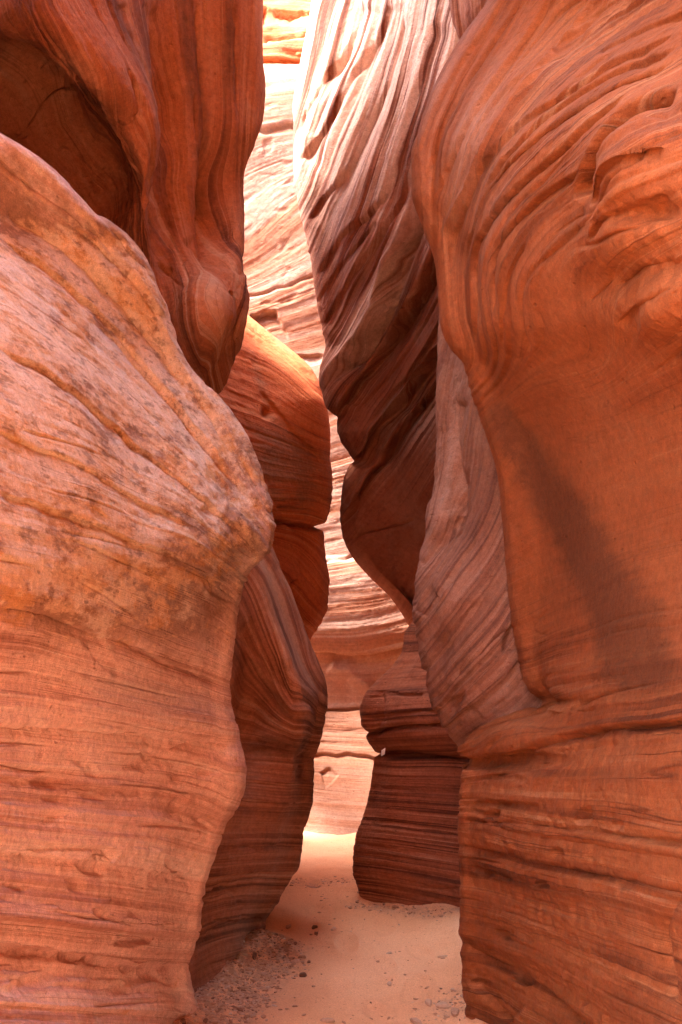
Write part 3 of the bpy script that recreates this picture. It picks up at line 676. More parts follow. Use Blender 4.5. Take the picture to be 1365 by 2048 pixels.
R1_gr = [([(905, 1520), (960, 1524), (1000, 1513), (1050, 1505), (1085, 1488), (1130, 1470), (1200, 1455), (1280, 1447), (1380, 1440)], 6, .055, 'under'),
         ([(905, 1482), (930, 1476), (975, 1458), (1020, 1446), (1055, 1428), (1085, 1400)], 6, .05, 'under'),
         ([(1150, 400), (1180, 345), (1212, 295), (1245, 255), (1300, 215), (1370, 185)], 9, .07, 'arcunder'), 
         ([(952, 700), (944, 564), (945, 492), (973, 451), (1034, 369), (1101, 313), (1180, 248), (1260, 190)], 4, .032, 'arcunder'),
         ([(996, 640), (985, 543), (1003, 477), (1055, 415), (1106, 369), (1178, 341)], 4, .030, 'arcunder'),
         ([(905, 600), (897, 513), (921, 410), (973, 318), (1034, 241), (1127, 185), (1230, 118), (1365, 60)], 4, .022, 'arcunder'),
         ([(890, 540), (896, 436), (952, 328), (1024, 215), (1101, 103), (1157, 26), (1180, -20)], 6, .022, 'arcridge'),
         ([(835, 330), (866, 240), (912, 150), (980, 55), (1020, -10)], 4, .02, 'arcunder'), ([(850, 380), (880, 270), (940, 160), (1010, 60), (1060, -10)], 4, .018, 'arcunder'),
         ([(870, 420), (905, 300), (970, 190), (1050, 80), (1110, -10)], 5, .022, 'arcunder'), ([(960, 400), (1010, 310), (1090, 225), (1200, 150), (1365, 90)], 4, .022, 'arcunder'),
         ([(925, 560), (930, 470), (965, 395), (1030, 310), (1110, 245), (1220, 175), (1365, 120)], 3, .016, 'arcunder'),
         ([(1010, 690), (1018, 610), (1030, 540), (1060, 480)], 3, .014, 'arcunder'), ([(1070, 700), (1050, 640), (1062, 560), (1101, 513), (1142, 477), (1178, 446)], 4, .016, 'v'),
         ([(1228, 490), (1222, 530), (1205, 570), (1168, 610)], 3, .010, 'v'), ([(1150, 480), (1172, 430), (1178, 390), (1165, 350)], 4, .010, 'v'),
         ([(1200, 410), (1240, 370), (1300, 335), (1380, 305)], 5, .022, 'arcunder'), ([(1200, 480), (1240, 445), (1300, 418), (1380, 392)], 5, .022, 'arcunder'), ([(1215, 580), (1250, 550), (1300, 525), (1380, 508)], 6, .022, 'arcunder'),
         ([(1225, 300), (1290, 270), (1365, 250)], 4, .015, 'v'), ([(1235, 650), (1270, 615), (1320, 590), (1380, 570)], 5, .016, 'arcunder'), ([(1190, 100), (1270, 60), (1365, 20)], 4, .02, 'under'),
         ([(1000, 690), (1030, 720), (1080, 700), (1100, 655), (1080, 610)], 4, .005, 'v'), ([(1090, 1610), (1000, 1605), (915, 1608)], 6, .035, 'over'), ([(917, 1558), (1000, 1552), (1060, 1560)], 5, .02, 'v'),
         ([(1320, 2000), (1285, 1880), (1330, 1800), (1365, 1760)], 9, .03, 'v'), ([(915, 1875), (960, 1915), (1040, 1950), (1100, 2000), (1160, 2060)], 10, .05, 'v'), ([(922, 1950), (960, 1985), (1010, 2050)], 8, .04, 'over'), ([(920, 1690), (1100, 1725), (1365, 1790)], 5, .015, 'v'),
         ([(920, 1640), (1080, 1650), (1365, 1690)], 6, .02, 'v')]
R1_bl = [(1300, 340, 110, 100, -30, .10), (1280, 470, 100, 60, -20, .05), (1335, 425, 40, 22, 0, -.04), (1230, 560, 120, 40, -20, -.04), (1080, 560, 70, 90, 0, .03), (1340, 610, 60, 60, 0, .05), (1010, 1470, 80, 30, -15, .05), (1340, 1900, 60, 120, 20, -.03), (1110, 1420, 40, 40, 0, -.03)]
def r1_stain(x, y, P):
    d, sg, al = poly_dist(x, y, [(955, 770), (1010, 860), (1075, 950), (1150, 1055), (1220, 1180), (1270, 1300), (1300, 1430)])
    return .95 * np.exp(-(d / (38 + 62 * al)) ** 2) * sstep(0, .12, al) * sstep(0, .1, 1 - al) + .3 * gauss(x, y, 1250, 60, 60, 30, -20) + .3 * gauss(x, y, 1310, 440, 40, 30)


R1_att = {'pale_lit': lambda x, y, P: .13 * gauss(x, y, 920, 270, 90, 270, -15), 'calm': lambda x, y, P: np.clip(1.1 * gauss(x, y, 1170, 960, 300, 330) + .8 * gauss(x, y, 1110, 620, 110, 110), 0, 1), 'varnish': r1_stain}
rk = rock('sandstone_wall', -1, R1_nose, [(-2400, .3), (0, .3), (400, .22), (700, .2), (900, .2), (1340, .22), (1500, .12), (1700, .14), (2600, .14)], R1_rails, M_right, R1_str, 1 / 560, -2400, 2600, (1.0, 3.2, 0), back=(.45, .9),
          ext=[(1.35, .2, 1.6), (2.4, -2.8, 1.6), (2.3, -4.5, 1.6), (1.3, -4.6, 3.2), (-3, -4.6, 3.2), (-3, -9, 1.4), (9, -9, 1.3), (9, 5.5, 1)], ztop=[(0, 4.2, .8), (1.8, 4.6, .5), (3.0, 5.6, .3), (4, 6.2, .2), (6, 6.2, .1)], macro=R1_mac, mjit=5, jit=.35, grooves=R1_gr, blobs=R1_bl, amp=(.014, .009, .006), freq=(5, 16, 46), bulgeamp=.04,  # unseen columns behind the camera, shaped to bounce sun and block low sky
          calm=[(1180, 980, 260, 400, .12), (1100, 600, 100, 120, .3), (1050, 300, 200, 280, .75)], attrs=R1_att,
          split=below([(600, 1522), (905, 1522), (960, 1526), (1000, 1515), (1050, 1507), (1085, 1490), (1130, 1472), (1200, 1457), (1280, 1449), (1400, 1442), (2500, 1400)]), part_names=['overhanging_bulge', 'banded_base'])
tag(rk, 'large smooth orange wall filling the right side, concentric arcs above and a banded base below', 'rock wall', kind='thing')

# ------------------------------------------------------------------ 6  mauve fold between
R2_nose = [(-600, 1300, 5.3), (0, 1080, 5.3), (200, 990, 5.3), (400, 905, 5.27), (500, 888, 5.25), (640, 884, 5.2), (800, 882, 5.15), (900, 876, 5.1), (980, 863, 5.05), (1040, 852, 5.0), (1080, 853, 5.0), (1120, 841, 4.97), (1170, 829, 4.93), (1215, 825, 4.9), (1250, 832, 4.9), (1280, 839, 4.9), (1330, 841, 4.9), (1380, 860, 4.9), (1450, 890, 4.92), (1480, 908, 4.95), (1495, 925, 5.0), (1520, 960, 5.1), (1700, 1000, 5.2)]
R2_rails = [
    [(-600, 1360, 5.0), (200, 1040, 5.0), (500, 940, 4.98), (640, 925, 4.96), (800, 920, 4.95), (980, 915, 4.85), (1080, 920, 4.78), (1215, 905, 4.62), (1330, 915, 4.62), (1450, 950, 4.68), (1520, 1000, 4.9), (1700, 1040, 5.1)],
    [(-600, 1420, 4.8), (200, 1090, 4.8), (500, 985, 4.75), (640, 960, 4.78), (800, 940, 4.75), (980, 975, 4.6), (1080, 985, 4.55), (1215, 990, 4.5), (1330, 1010, 4.48), (1450, 1030, 4.52), (1520, 1060, 4.8), (1700, 1090, 5.0)],
    [(-600, 1520, 4.5), (200, 1190, 4.5), (500, 1100, 4.5), (800, 1060, 4.5), (1080, 1090, 4.45), (1330, 1110, 4.45), (1520, 1140, 4.7), (1700, 1160, 4.9)],
]
R2_str = [(0, [(855, 1050), (872, 930), (885, 800)]), (60, [(840, 1130), (900, 1000), (925, 900), (935, 800)]), (150, [(830, 1240), (930, 1120), (985, 1000)]), (230, [(845, 1350), (950, 1230), (1010, 1130)]), (310, [(875, 1430), (970, 1335), (1030, 1260)]), (380, [(915, 1485), (1040, 1405)])]
R2_gr = [([(925, 800), (915, 900), (922, 1000), (918, 1080)], 7, .05, 'v'), ([(845, 1130), (890, 1090), (920, 1030)], 6, .02, 'v'), ([(845, 1330), (900, 1270), (960, 1200)], 6, .02, 'under'), ([(870, 1400), (960, 1310), (1020, 1250)], 6, .025, 'under'), ([(850, 1010), (880, 940), (890, 850)], 5, .02, 'v'), ([(838, 1230), (855, 1200), (880, 1180)], 14, .03, 'v')]
rk = rock('folded_sandstone_face', -1, R2_nose, [(-600, .2), (700, .12), (1000, .14), (1215, .2), (1480, .16), (1700, .15)], R2_rails, M_mauve, R2_str, 1 / 400, -600, 1700, (.85, 4.9, 0), back=(.4, .8), grooves=R2_gr,
          blobs=[(930, 1240, 60, 140, -10, .05)], amp=(.022, .012, .005), freq=(6, 18, 44), bulgeamp=.04)
tag(rk, 'mauve pitted rock fold with slanting bands, tucked behind the edge of the right wall', 'rock wall', kind='thing')

# ------------------------------------------------------------------ 7  ribbed overhanging wall
R3_nose = [(-2200, 760, 7.4), (-900, 690, 7.5), (-300, 645, 7.5), (0, 625, 7.3), (80, 612, 7.25), (150, 600, 7.2), (220, 590, 7.15), (300, 591, 7.1), (360, 593, 7.05), (430, 606, 7.0), (530, 625, 6.95), (620, 636, 6.95), (660, 643, 6.96), (690, 651, 6.97), (720, 644, 6.97), (760, 640, 6.98), (785, 646, 7.0), (815, 655, 7.03), (838, 676, 7.06), (860, 676, 7.08), (880, 683, 7.12), (905, 700, 7.18), (921, 710, 7.2), (935, 701, 7.22),
           (960, 690, 7.25), (1000, 684, 7.32), (1030, 682, 7.4), (1070, 686, 7.5), (1110, 702, 7.6), (1140, 724, 7.7), (1165, 748, 7.78), (1195, 780, 7.85), (1220, 800, 7.9), (1248, 818, 7.95), (1300, 850, 8.0), (1400, 900, 8.1), (1600, 960, 8.2)]
R3_rails = [
    [(-2200, 900, 6.9), (-300, 740, 6.9), (0, 705, 6.75), (220, 690, 6.55), (430, 695, 6.42), (690, 735, 6.55), (838, 760, 6.75), (1030, 770, 7.15), (1165, 800, 7.55), (1248, 840, 7.8), (1600, 1000, 8.1)],
    [(-2200, 1000, 6.4), (-300, 840, 6.3), (0, 810, 6.2), (220, 790, 6.08), (430, 790, 6.0), (690, 815, 6.25), (838, 835, 6.5), (1030, 840, 6.95), (1165, 860, 7.4), (1600, 1040, 8.0)],
    [(-2200, 1100, 6.0), (-300, 940, 5.8), (0, 920, 5.7), (220, 890, 5.6), (430, 885, 5.6), (690, 900, 5.95), (1030, 910, 6.7), (1600, 1100, 7.8)],
    [(-2200, 1400, 5.2), (0, 1150, 5.1), (690, 1100, 5.7), (1600, 1250, 7.2)],
]
R3_str = [(-40, [(625, 0), (592, 220), (591, 330)]), (0, [(700, 0), (650, 150), (600, 290)]), (60, [(770, 0), (710, 180), (650, 330), (608, 440)]), (110, [(815, 0), (760, 200), (690, 370), (622, 520)]), (160, [(850, 0), (800, 200), (720, 430), (640, 640)]), (200, [(885, 0), (825, 250), (760, 460), (690, 600), (648, 690)]),
          (240, [(925, 30), (870, 180), (810, 330), (790, 460), (740, 600), (645, 765)]), (290, [(870, 300), (830, 420), (790, 560), (725, 700), (668, 820)]), (330, [(880, 480), (820, 590), (760, 700), (722, 790), (680, 860)]), (380, [(884, 560), (820, 680), (760, 800), (704, 905)]),
          (430, [(884, 640), (830, 730), (770, 820), (720, 930), (690, 965)]), (470, [(884, 700), (830, 790), (770, 900), (690, 1020)]), (520, [(884, 760), (820, 880), (760, 970), (690, 1080)]), (600, [(884, 880), (800, 1020), (705, 1110)]), (690, [(870, 1000), (800, 1100), (750, 1165)]), (760, [(850, 1120), (800, 1215)])]
R3_mac = [(-80, 0), (-45, .02), (-25, -.01), (0, .025), (14, -.01), (50, .03), (64, -.01), (100, .025), (112, -.01), (150, .03), (166, -.02), (178, .0), (200, .02), (206, -.02), (218, 0), (900, 0)]
R3_gr = [([(648, 790), (672, 749), (709, 699), (741, 645), (760, 579), (790, 490), (830, 350), (875, 200), (925, 60)], 15, .20, 'arcunder'), ([(640, 770), (665, 735), (700, 690), (733, 640), (752, 575), (780, 490)], 8, .05, 'arcridge'),
         ([(672, 842), (691, 809), (722, 749), (726, 733), (744, 686), (779, 642), (817, 582), (850, 520), (885, 430)], 13, .18, 'arcunder'), ([(670, 830), (686, 803), (717, 745), (721, 729), (738, 684), (773, 638), (812, 577)], 5, .07, 'arcridge'),
         ([(705, 930), (731, 907), (741, 885), (747, 859), (785, 818), (817, 768), (858, 718), (890, 685)], 13, .18, 'arcunder'), ([(700, 925), (725, 905), (736, 882), (742, 856), (779, 814), (811, 764), (852, 714), (885, 680)], 5, .075, 'arcridge'),
         ([(684, 1058), (703, 1017), (738, 963), (754, 922), (782, 875), (810, 834), (845, 793), (880, 724)], 9, .11, 'arcunder'), ([(680, 1052), (699, 1013), (733, 960), (749, 919), (777, 872), (805, 831), (840, 789)], 4, .05, 'arcridge'),
         ([(690, 1010), (715, 965), (742, 930)], 5, .03, 'under'), ([(700, 1000), (730, 950), (748, 905)], 4, .03, 'ridge'), ([(815, 860), (840, 825), (862, 780), (882, 750)], 5, .04, 'under'),
         ([(741, 850), (772, 796), (810, 752), (885, 630)], 7, .05, 'under'), ([(700, 840), (740, 790), (790, 720), (885, 560)], 5, .03, 'under'),
         ([(598, 275), (604, 246), (645, 172), (690, 95), (725, 0)], 8, .06, 'under'), ([(604, 330), (640, 275), (672, 230), (712, 140), (765, 60), (785, 0)], 9, .06, 'under'),
         ([(615, 450), (650, 395), (690, 365), (726, 284), (766, 197), (788, 140), (812, 30)], 6, .04, 'under'), ([(630, 560), (690, 470), (730, 430), (764, 400), (797, 312), (817, 230), (850, 135), (880, 40)], 8, .06, 'under'),
         ([(640, 660), (670, 610), (710, 540), (760, 460), (800, 380), (830, 290)], 7, .06, 'under'), ([(632, 610), (660, 560), (700, 500), (745, 440)], 5, .035, 'under'),
         ([(686, 1085), (740, 1070), (790, 1060), (830, 1040)], 4, .03, 'v')]
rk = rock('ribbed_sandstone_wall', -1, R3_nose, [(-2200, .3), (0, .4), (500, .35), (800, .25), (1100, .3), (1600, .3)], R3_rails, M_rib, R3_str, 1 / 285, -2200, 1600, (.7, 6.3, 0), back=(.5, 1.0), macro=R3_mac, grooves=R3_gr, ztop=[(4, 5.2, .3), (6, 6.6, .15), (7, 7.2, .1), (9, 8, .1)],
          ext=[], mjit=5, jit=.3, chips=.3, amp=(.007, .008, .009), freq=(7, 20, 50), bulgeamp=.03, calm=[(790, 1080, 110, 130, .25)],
          attrs={'calm': lambda x, y, P: np.clip(1.2 * gauss(x, y, 800, 1080, 130, 140), 0, 1), 'pale_lit': lambda x, y, P: sstep(560, 60, y - .35 * (760 - x)) * .95 + .6 * gauss(x, y, 720, 620, 26, 130, 28) + .3 * gauss(x, y, 830, 850, 60, 60)})  # pale top beds, with the lit upper part put into the colour
tag(rk, 'ribbed overhanging wall of slanting ledges, pink and white at its top and dark red beneath', 'rock wall', kind='thing')

# ------------------------------------------------------------------ 8  low blocks right of the passage
R4_nose = [(1120, 900, 6.75), (1200, 850, 6.72), (1250, 815, 6.7), (1262, 806, 6.7), (1300, 800, 6.68), (1322, 788, 6.66), (1340, 771, 6.65), (1360, 751, 6.64), (1380, 736, 6.62), (1400, 727, 6.6), (1420, 722, 6.6), (1445, 722, 6.6), (1462, 729, 6.6), (1480, 735, 6.6), (1495, 744, 6.6), (1505, 752, 6.62), (1511, 775, 6.7), (1518, 800, 6.8), (1560, 900, 6.9)]
R4_rails = [[(1120, 960, 6.4), (1250, 870, 6.4), (1300, 850, 6.3), (1360, 820, 6.22), (1420, 800, 6.15), (1462, 805, 6.18), (1495, 815, 6.28), (1511, 830, 6.45), (1560, 930, 6.6)],
            [(1120, 1000, 6.2), (1250, 930, 6.2), (1360, 900, 5.98), (1420, 890, 5.92), (1495, 900, 6.05), (1511, 910, 6.2), (1560, 980, 6.4)],
            [(1120, 1100, 6.0), (1360, 1010, 5.7), (1495, 1010, 5.75), (1560, 1060, 6.0)]]
R4_str = [(0, [(800, 1290), (920, 1290)]), (120, [(725, 1420), (800, 1402), (920, 1410)]), (165, [(728, 1466), (800, 1458), (915, 1455)]), (215, [(748, 1506), (920, 1508)])]
R4_gr = [([(715, 1466), (745, 1468), (780, 1462), (820, 1458), (915, 1453)], 4, .06, 'full'), ([(720, 1432), (760, 1434), (830, 1425), (900, 1428)], 3, .02, 'v'), ([(762, 1380), (768, 1420), (757, 1460)], 5, .025, 'v'), ([(740, 1395), (800, 1388), (850, 1390)], 3, .015, 'v')]
rk = rock('sandstone_block', -1, R4_nose, [(1120, .25), (1300, .3), (1420, .22), (1500, .15)], R4_rails, M_block, R4_str, 1 / 305, 1120, 1560, (.45, 6.3, .8), back=(.3, .6), grooves=R4_gr, amp=(.016, .012, .006), freq=(7, 22, 50), bulgeamp=.03,
          split=below([(600, 1464), (745, 1469), (780, 1463), (820, 1459), (915, 1454), (1200, 1450)]), part_names=['rounded_cap', 'under_slab'], du=2.2)
tag(rk, 'dark rounded block with a cracked lower edge, resting on the squarish banded block', 'rock', kind='thing')
R5_nose = [(1440, 900, 6.8), (1500, 775, 6.68), (1509, 756, 6.64), (1516, 748, 6.62), (1530, 746, 6.61), (1560, 741, 6.6), (1610, 732, 6.6), (1660, 716, 6.6), (1720, 708, 6.6), (1770, 715, 6.6), (1805, 722, 6.6), (1830, 726, 6.6), (2300, 740, 6.6)]
R5_rails = [[(1440, 930, 6.5), (1509, 815, 6.42), (1520, 790, 6.36), (1720, 775, 6.34), (1805, 790, 6.38), (2300, 800, 6.4)], [(1440, 960, 6.4), (1509, 910, 6.28), (1520, 905, 6.2), (1720, 900, 6.18), (1845, 910, 6.2), (2300, 920, 6.2)], [(1440, 1050, 6.1), (1520, 1020, 6.0), (2300, 1030, 6.0)]]
R5_str = [(0, [(740, 1520), (920, 1525)]), (60, [(735, 1575), (920, 1590)]), (150, [(715, 1655), (920, 1680)]), (240, [(712, 1740), (920, 1775)]), (310, [(722, 1805), (920, 1845)])]
R5_gr = [([(725, 1640), (800, 1650), (918, 1672)], 3, .012, 'v'), ([(712, 1745), (800, 1762), (918, 1780)], 4, .02, 'under'), ([(745, 1575), (830, 1585), (918, 1590)], 3, .01, 'v'), ([(720, 1690), (830, 1705), (918, 1720)], 3, .01, 'v'), ([(718, 1775), (800, 1790), (918, 1808)], 3, .012, 'v')]
rk = rock('sandstone_block', -1, R5_nose, [(1440, .1), (1520, .08), (2300, .08)], R5_rails, M_block, R5_str, 1 / 305, 1440, 2300, (.45, 6.4, 0), back=(.3, .7), grooves=R5_gr, amp=(.012, .011, .006), freq=(8, 24, 56), bulgeamp=.025, du=2.2)
tag(rk, 'squarish dark banded block standing on the sand right of the passage', 'rock', kind='thing')

# ------------------------------------------------------------------ 9  far bright wall
def flat_rail(x, tab): return [(y, x + dx, Y) for y, dx, Y in tab]
FB = [(-300, 0, 12.0), (100, 0, 10.9), (150, 0, 10.2), (260, 0, 10.05), (500, 0, 9.9), (640, 0, 9.83), (800, 0, 9.75), (1000, 0, 9.68), (1110, 0, 9.65), (1125, 0, 9.58), (1250, 0, 9.55), (1300, 0, 9.6), (1330, 0, 9.68), (1405, 0, 9.66), (1415, 0, 9.63), (1430, 0, 9.6), (1500, 0, 9.5), (1600, 0, 9.3), (1670, 0, 9.05), (1705, 0, 8.8), (1760, 0, 8.4), (1900, 0, 8.0)]
def far(x, add): return [(y, x, Y + add(y)) for y, dx, Y in FB]
FN = [(y, -500, Y + .6) for y, dx, Y in FB]
BR = [far(200, lambda y: .25), far(450, lambda y: -.03), far(600, lambda y: 0), far(690, lambda y: .03), far(760, lambda y: .05), far(830, lambda y: .06), far(980, lambda y: .0), far(1250, lambda y: -1.0), far(1700, lambda y: -1.4)]
B_str = [(-60, [(480, 150), (620, 140)]), (0, [(480, 260), (620, 235)]), (90, [(480, 490), (540, 440), (600, 380)]), (150, [(480, 600), (560, 570), (640, 520)]), (200, [(500, 640), (560, 620), (640, 600)]), (270, [(560, 720), (650, 690), (700, 680)]), (370, [(640, 880), (700, 850)]), (480, [(640, 980), (700, 960)]), (600, [(640, 1125), (700, 1108), (760, 1095)]),
         (680, [(650, 1190), (720, 1200), (800, 1180)]), (740, [(620, 1255), (720, 1275), (760, 1262), (820, 1225)]), (790, [(600, 1305), (700, 1315), (820, 1290)]), (900, [(620, 1414), (740, 1414)]), (1000, [(630, 1510), (740, 1520)]), (1100, [(600, 1600), (740, 1612)]), (1190, [(580, 1690), (740, 1705)])]
B_mac = [(a, h * .08) for a, h in [(-100, 0), (600, 0), (640, 0), (650, .03), (656, -.015), (668, .03), (674, -.02), (690, .035), (697, -.02), (712, .035), (718, -.025), (735, .04), (742, -.03), (765, .02), (772, -.02), (800, 0), (1300, 0)]]
B_gr = [([(600, 1135), (640, 1122), (680, 1118), (720, 1108), (800, 1090)], 4, .05, 'under'), ([(595, 1300), (660, 1306), (710, 1312), (760, 1308), (830, 1290)], 4, .06, 'under'), ([(600, 1418), (660, 1417), (700, 1418), (760, 1417)], 3, .05, 'full'),
        ([(620, 1508), (680, 1512), (760, 1516)], 3, .04, 'under'), ([(500, 640), (530, 632), (555, 622)], 10, .10, 'under'), ([(470, 600), (560, 580), (640, 550)], 3, .03, 'v'), ([(480, 262), (540, 262), (600, 250)], 5, .06, 'v'), ([(470, 690), (560, 712), (650, 706)], 4, .04, 'under'), ([(640, 1548), (660, 1538), (675, 1550)], 6, .03, 'under'), ([(660, 1330), (720, 1360), (760, 1410)], 14, .05, 'ridge')]
rk = rock('sandstone_cliff', 1, [(y, 1900, Y - 1.4) for y, dx, Y in FB], [(0, .05)], [[(y, x, Y) for y, x, Y in r] for r in reversed(BR)] + [FN], M_far, B_str, 1 / 200, 128, 1900, (.1, 9.8, 0), back=(.5, .9), closed=False, ext=[(-9, 11.5, 0), (-10, 17, 0), (10, 17, 0), (11, 9, 0)], macro=B_mac, grooves=B_gr,
          amp=(.006, .004, .003), freq=(4, 12, 34), bulgeamp=.03, cracks=.005, blobs=[(720, 1520, 30, 30, 0, .0)], calm=[(690, 1370, 110, 45, .2), (690, 1600, 110, 120, .5)], warp=.04, chips=.25,
          attrs={'pale_lit': lambda x, y, P: .6 * sstep(1310, 1285, y) + .12 * sstep(1425, 1460, y)}, split=lambda x, y: (y > 1416).astype(int) , part_names=['upper_wall', 'lower_bench'])  # pale tone skips the undercut, putting its shade into the colour
tag(rk, 'bright pale far wall with sweeping bands at the end of the passage', 'rock wall', kind='thing')

# top ledges above it
C_tab = [(-900, 0, 16.5), (-200, 0, 15.2), (30, 0, 14.6), (38, 0, 13.9), (75, 0, 13.75), (84, 0, 13.5), (120, 0, 13.4), (132, 0, 13.6), (145, 0, 14.2), (400, 0, 14.5)]
rk = rock('ledged_sandstone_cliff', 1, [(y, 1500, Y - .6) for y, dx, Y in C_tab], [(0, .05)], [[(y, x, Y + a) for y, dx, Y in C_tab] for x, a in ((1000, -.4), (640, .0), (580, .1), (500, .0), (200, -.3), (-400, -.8))], M_mid,
          [(0, [(500, 0), (640, -4)]), (35, [(500, 36), (640, 30)]), (80, [(500, 80), (640, 74)]), (130, [(500, 132), (640, 126)])], 1 / 150, -900, 400, (.1, 14, 0), back=(.5, .9), closed=False, ext=[(-10, 19, 0), (11, 19, 0)],
          grooves=[([(480, 34), (560, 30), (640, 26)], 4, .15, 'under'), ([(480, 78), (560, 74), (640, 70)], 4, .1, 'v'), ([(480, 132), (560, 128), (640, 122)], 5, .15, 'v')], amp=(.05, .025, .01), freq=(4, 10, 26), bulgeamp=.15)
tag(rk, 'orange ledged cliff at the very top of the gap, above the pale far wall', 'rock wall', kind='thing')

# brown sliver of rock in the notch at the top
S_nose = [(-400, 880, 5.6), (-100, 895, 5.6), (0, 903, 5.6), (40, 911, 5.6), (65, 920, 5.6), (80, 926, 5.62), (110, 945, 5.7), (200, 990, 5.8)]
rk = rock('rock_fin', -1, S_nose, [(0, .1)], [[(-400, 950, 5.3), (0, 950, 5.3), (80, 958, 5.4), (200, 1010, 5.7)], [(-400, 1100, 5.0), (0, 1080, 5.05), (200, 1090, 5.4)]], M_lowleft,
          [(0, [(900, -50), (920, 80)]), (40, [(940, -50), (945, 80)]), (90, [(990, -50), (985, 60)])], 1 / 350, -400, 200, (.75, 5.4, 3.5), back=(.3, .5), amp=(.03, .015, .006), freq=(8, 20, 40), bulgeamp=.03)
tag(rk, 'small craggy brown rock fin in the notch at the top, above the ribbed wall', 'rock', kind='thing')
# ------------------------------------------------------------------ ground
FEET = [(.16, 4.75, .1), (-.02, 5.05, -.15), (.22, 5.35, .05), (.03, 5.75, .1), (.25, 6.0, -.1), (-.12, 6.45, .2), (.05, 6.8, 0), (-.2, 7.2, .15), (-.3, 5.6, .4), (.35, 5.0, -.3), (.42, 5.55, .2), (-.08, 4.4, .2), (.3, 4.35, -.1)]


def ground_h(x, y):
    P = np.stack([x, y, 0 * x], -1)
    eL = np.interp(y, [4.2, 4.7, 5.2, 5.8, 6.0, 8.0], [-.66, -.60, -.55, -.43, -.5, -.7]); eR = np.interp(y, [4, 4.6, 5.6, 6.1, 6.15, 6.6, 6.7, 8.5], [.58, .57, .62, .66, .70, .13, .4, .4])
    bank = .075 * np.exp(-np.clip(x - eL, 0, 9) / .13) + .06 * np.exp(-np.clip(eR - x, 0, 9) / .10)
    prints = 0
    for fx, fy, fa in FEET:
        c, s_ = math.cos(fa), math.sin(fa); u = ((x - fx) * c + (y - fy) * s_) / .05; v = (-(x - fx) * s_ + (y - fy) * c) / .13
        q = u * u + v * v; prints = prints - .016 * np.exp(-q * q) + .007 * np.exp(-(q - 1.9) ** 2 * 2)
    return bank + prints + .05 * fbm(P, .5, 2, 1.0) + .022 * fbm(P, 1.9, 3, 2.0) + .006 * fbm(P, 7, 2, 3.0) + .0022 * noise3(x * 26, y * 26, 0 * x)


def sand_mat():
    m, N = new_mat('red_sand')
    P = N.n('ShaderNodeNewGeometry').outputs['Position']
    a = N.noise(P, .9, 4, .6); g = N.noise(P, 150, 3, .7); g2 = N.noise(P, 38, 4, .65)
    col = N.ramp(a, [(.3, (.68, .34, .17)), (.7, (.77, .43, .24))])
    gv = N.n('ShaderNodeAttribute', attribute_name='grit').outputs['Fac']
    gm = N.math('MULTIPLY', gv, N.sm(N.noise(P, 14, 5, .7), .36, .6))
    col = N.mix(N.math('MULTIPLY', gm, .75), col, (.34, .22, .145))
    col = N.mix(1.0, col, N.ramp(g, [(.25, .72), (.75, 1.18)]), 'MULTIPLY')
    v = N.n('ShaderNodeTexVoronoi'); v.inputs['Scale'].default_value = 62; N.l(P, v.inputs['Vector'])
    c = N.n('ShaderNodeSeparateColor'); N.l(v.outputs['Color'], c.inputs[0])
    sp = N.math('MULTIPLY', N.math('SUBTRACT', 1.0, N.sm(v.outputs['Distance'], .12, .32)), N.math('GREATER_THAN', c.outputs[0], .8))
    col = N.mix(N.math('MULTIPLY', sp, .65), col, N.ramp(c.outputs[1], [(.3, (.20, .09, .05)), (.6, (.60, .38, .25))]))
    b = N.math('ADD', N.math('MULTIPLY', g, .003), N.math('MULTIPLY', g2, .009))
    b = N.math('ADD', b, N.math('MULTIPLY', sp, .004))
    bp = N.n('ShaderNodeBump'); bp.inputs['Strength'].default_value = .9; bp.inputs['Distance'].default_value = 1.0; N.l(b, bp.inputs['Height'])
    bs = N.n('ShaderNodeBsdfPrincipled'); bs.inputs['Roughness'].default_value = .95; bs.inputs['Specular IOR Level'].default_value = .1
    N.l(col, bs.inputs['Base Color']); N.l(bp.outputs[0], bs.inputs['Normal'])
    o = N.n('ShaderNodeOutputMaterial'); N.l(bs.outputs[0], o.inputs[0])
    return m


def grit_at(x, y):
    """loose grit gathers along the foot of the lower left rock and of the right walls"""
    X = np.array([-.95, -.62, -.52, -.43, -.60, -.9]); Yk = np.array([4.2, 4.7, 5.2, 5.8, 6.0, 8.0])
    edge = np.interp(y, Yk, np.array([-.66, -.60, -.55, -.43, -.5, -.7]))
    d = x - edge
    w = np.interp(y, [4.2, 4.6, 5.0, 5.4, 5.75, 6.0], [.30, .30, .28, .36, .28, .02])
    g = sstep(1.15, .55, d / np.maximum(w, .02)) * sstep(6.1, 5.8, y)
    g = np.maximum(g, .8 * np.exp(-(((x - .52) / .12) ** 2 + ((y - 4.75) / .22) ** 2)))
    g = np.maximum(g, .7 * np.exp(-((y - (6.45 - .7 * (x - .15))) / .08) ** 2) * sstep(-.05, .1, x))
    g = np.maximum(g, .6 * np.exp(-(((x + .25) / .4) ** 2 + ((y - 7.2) / .12) ** 2)))
    return g


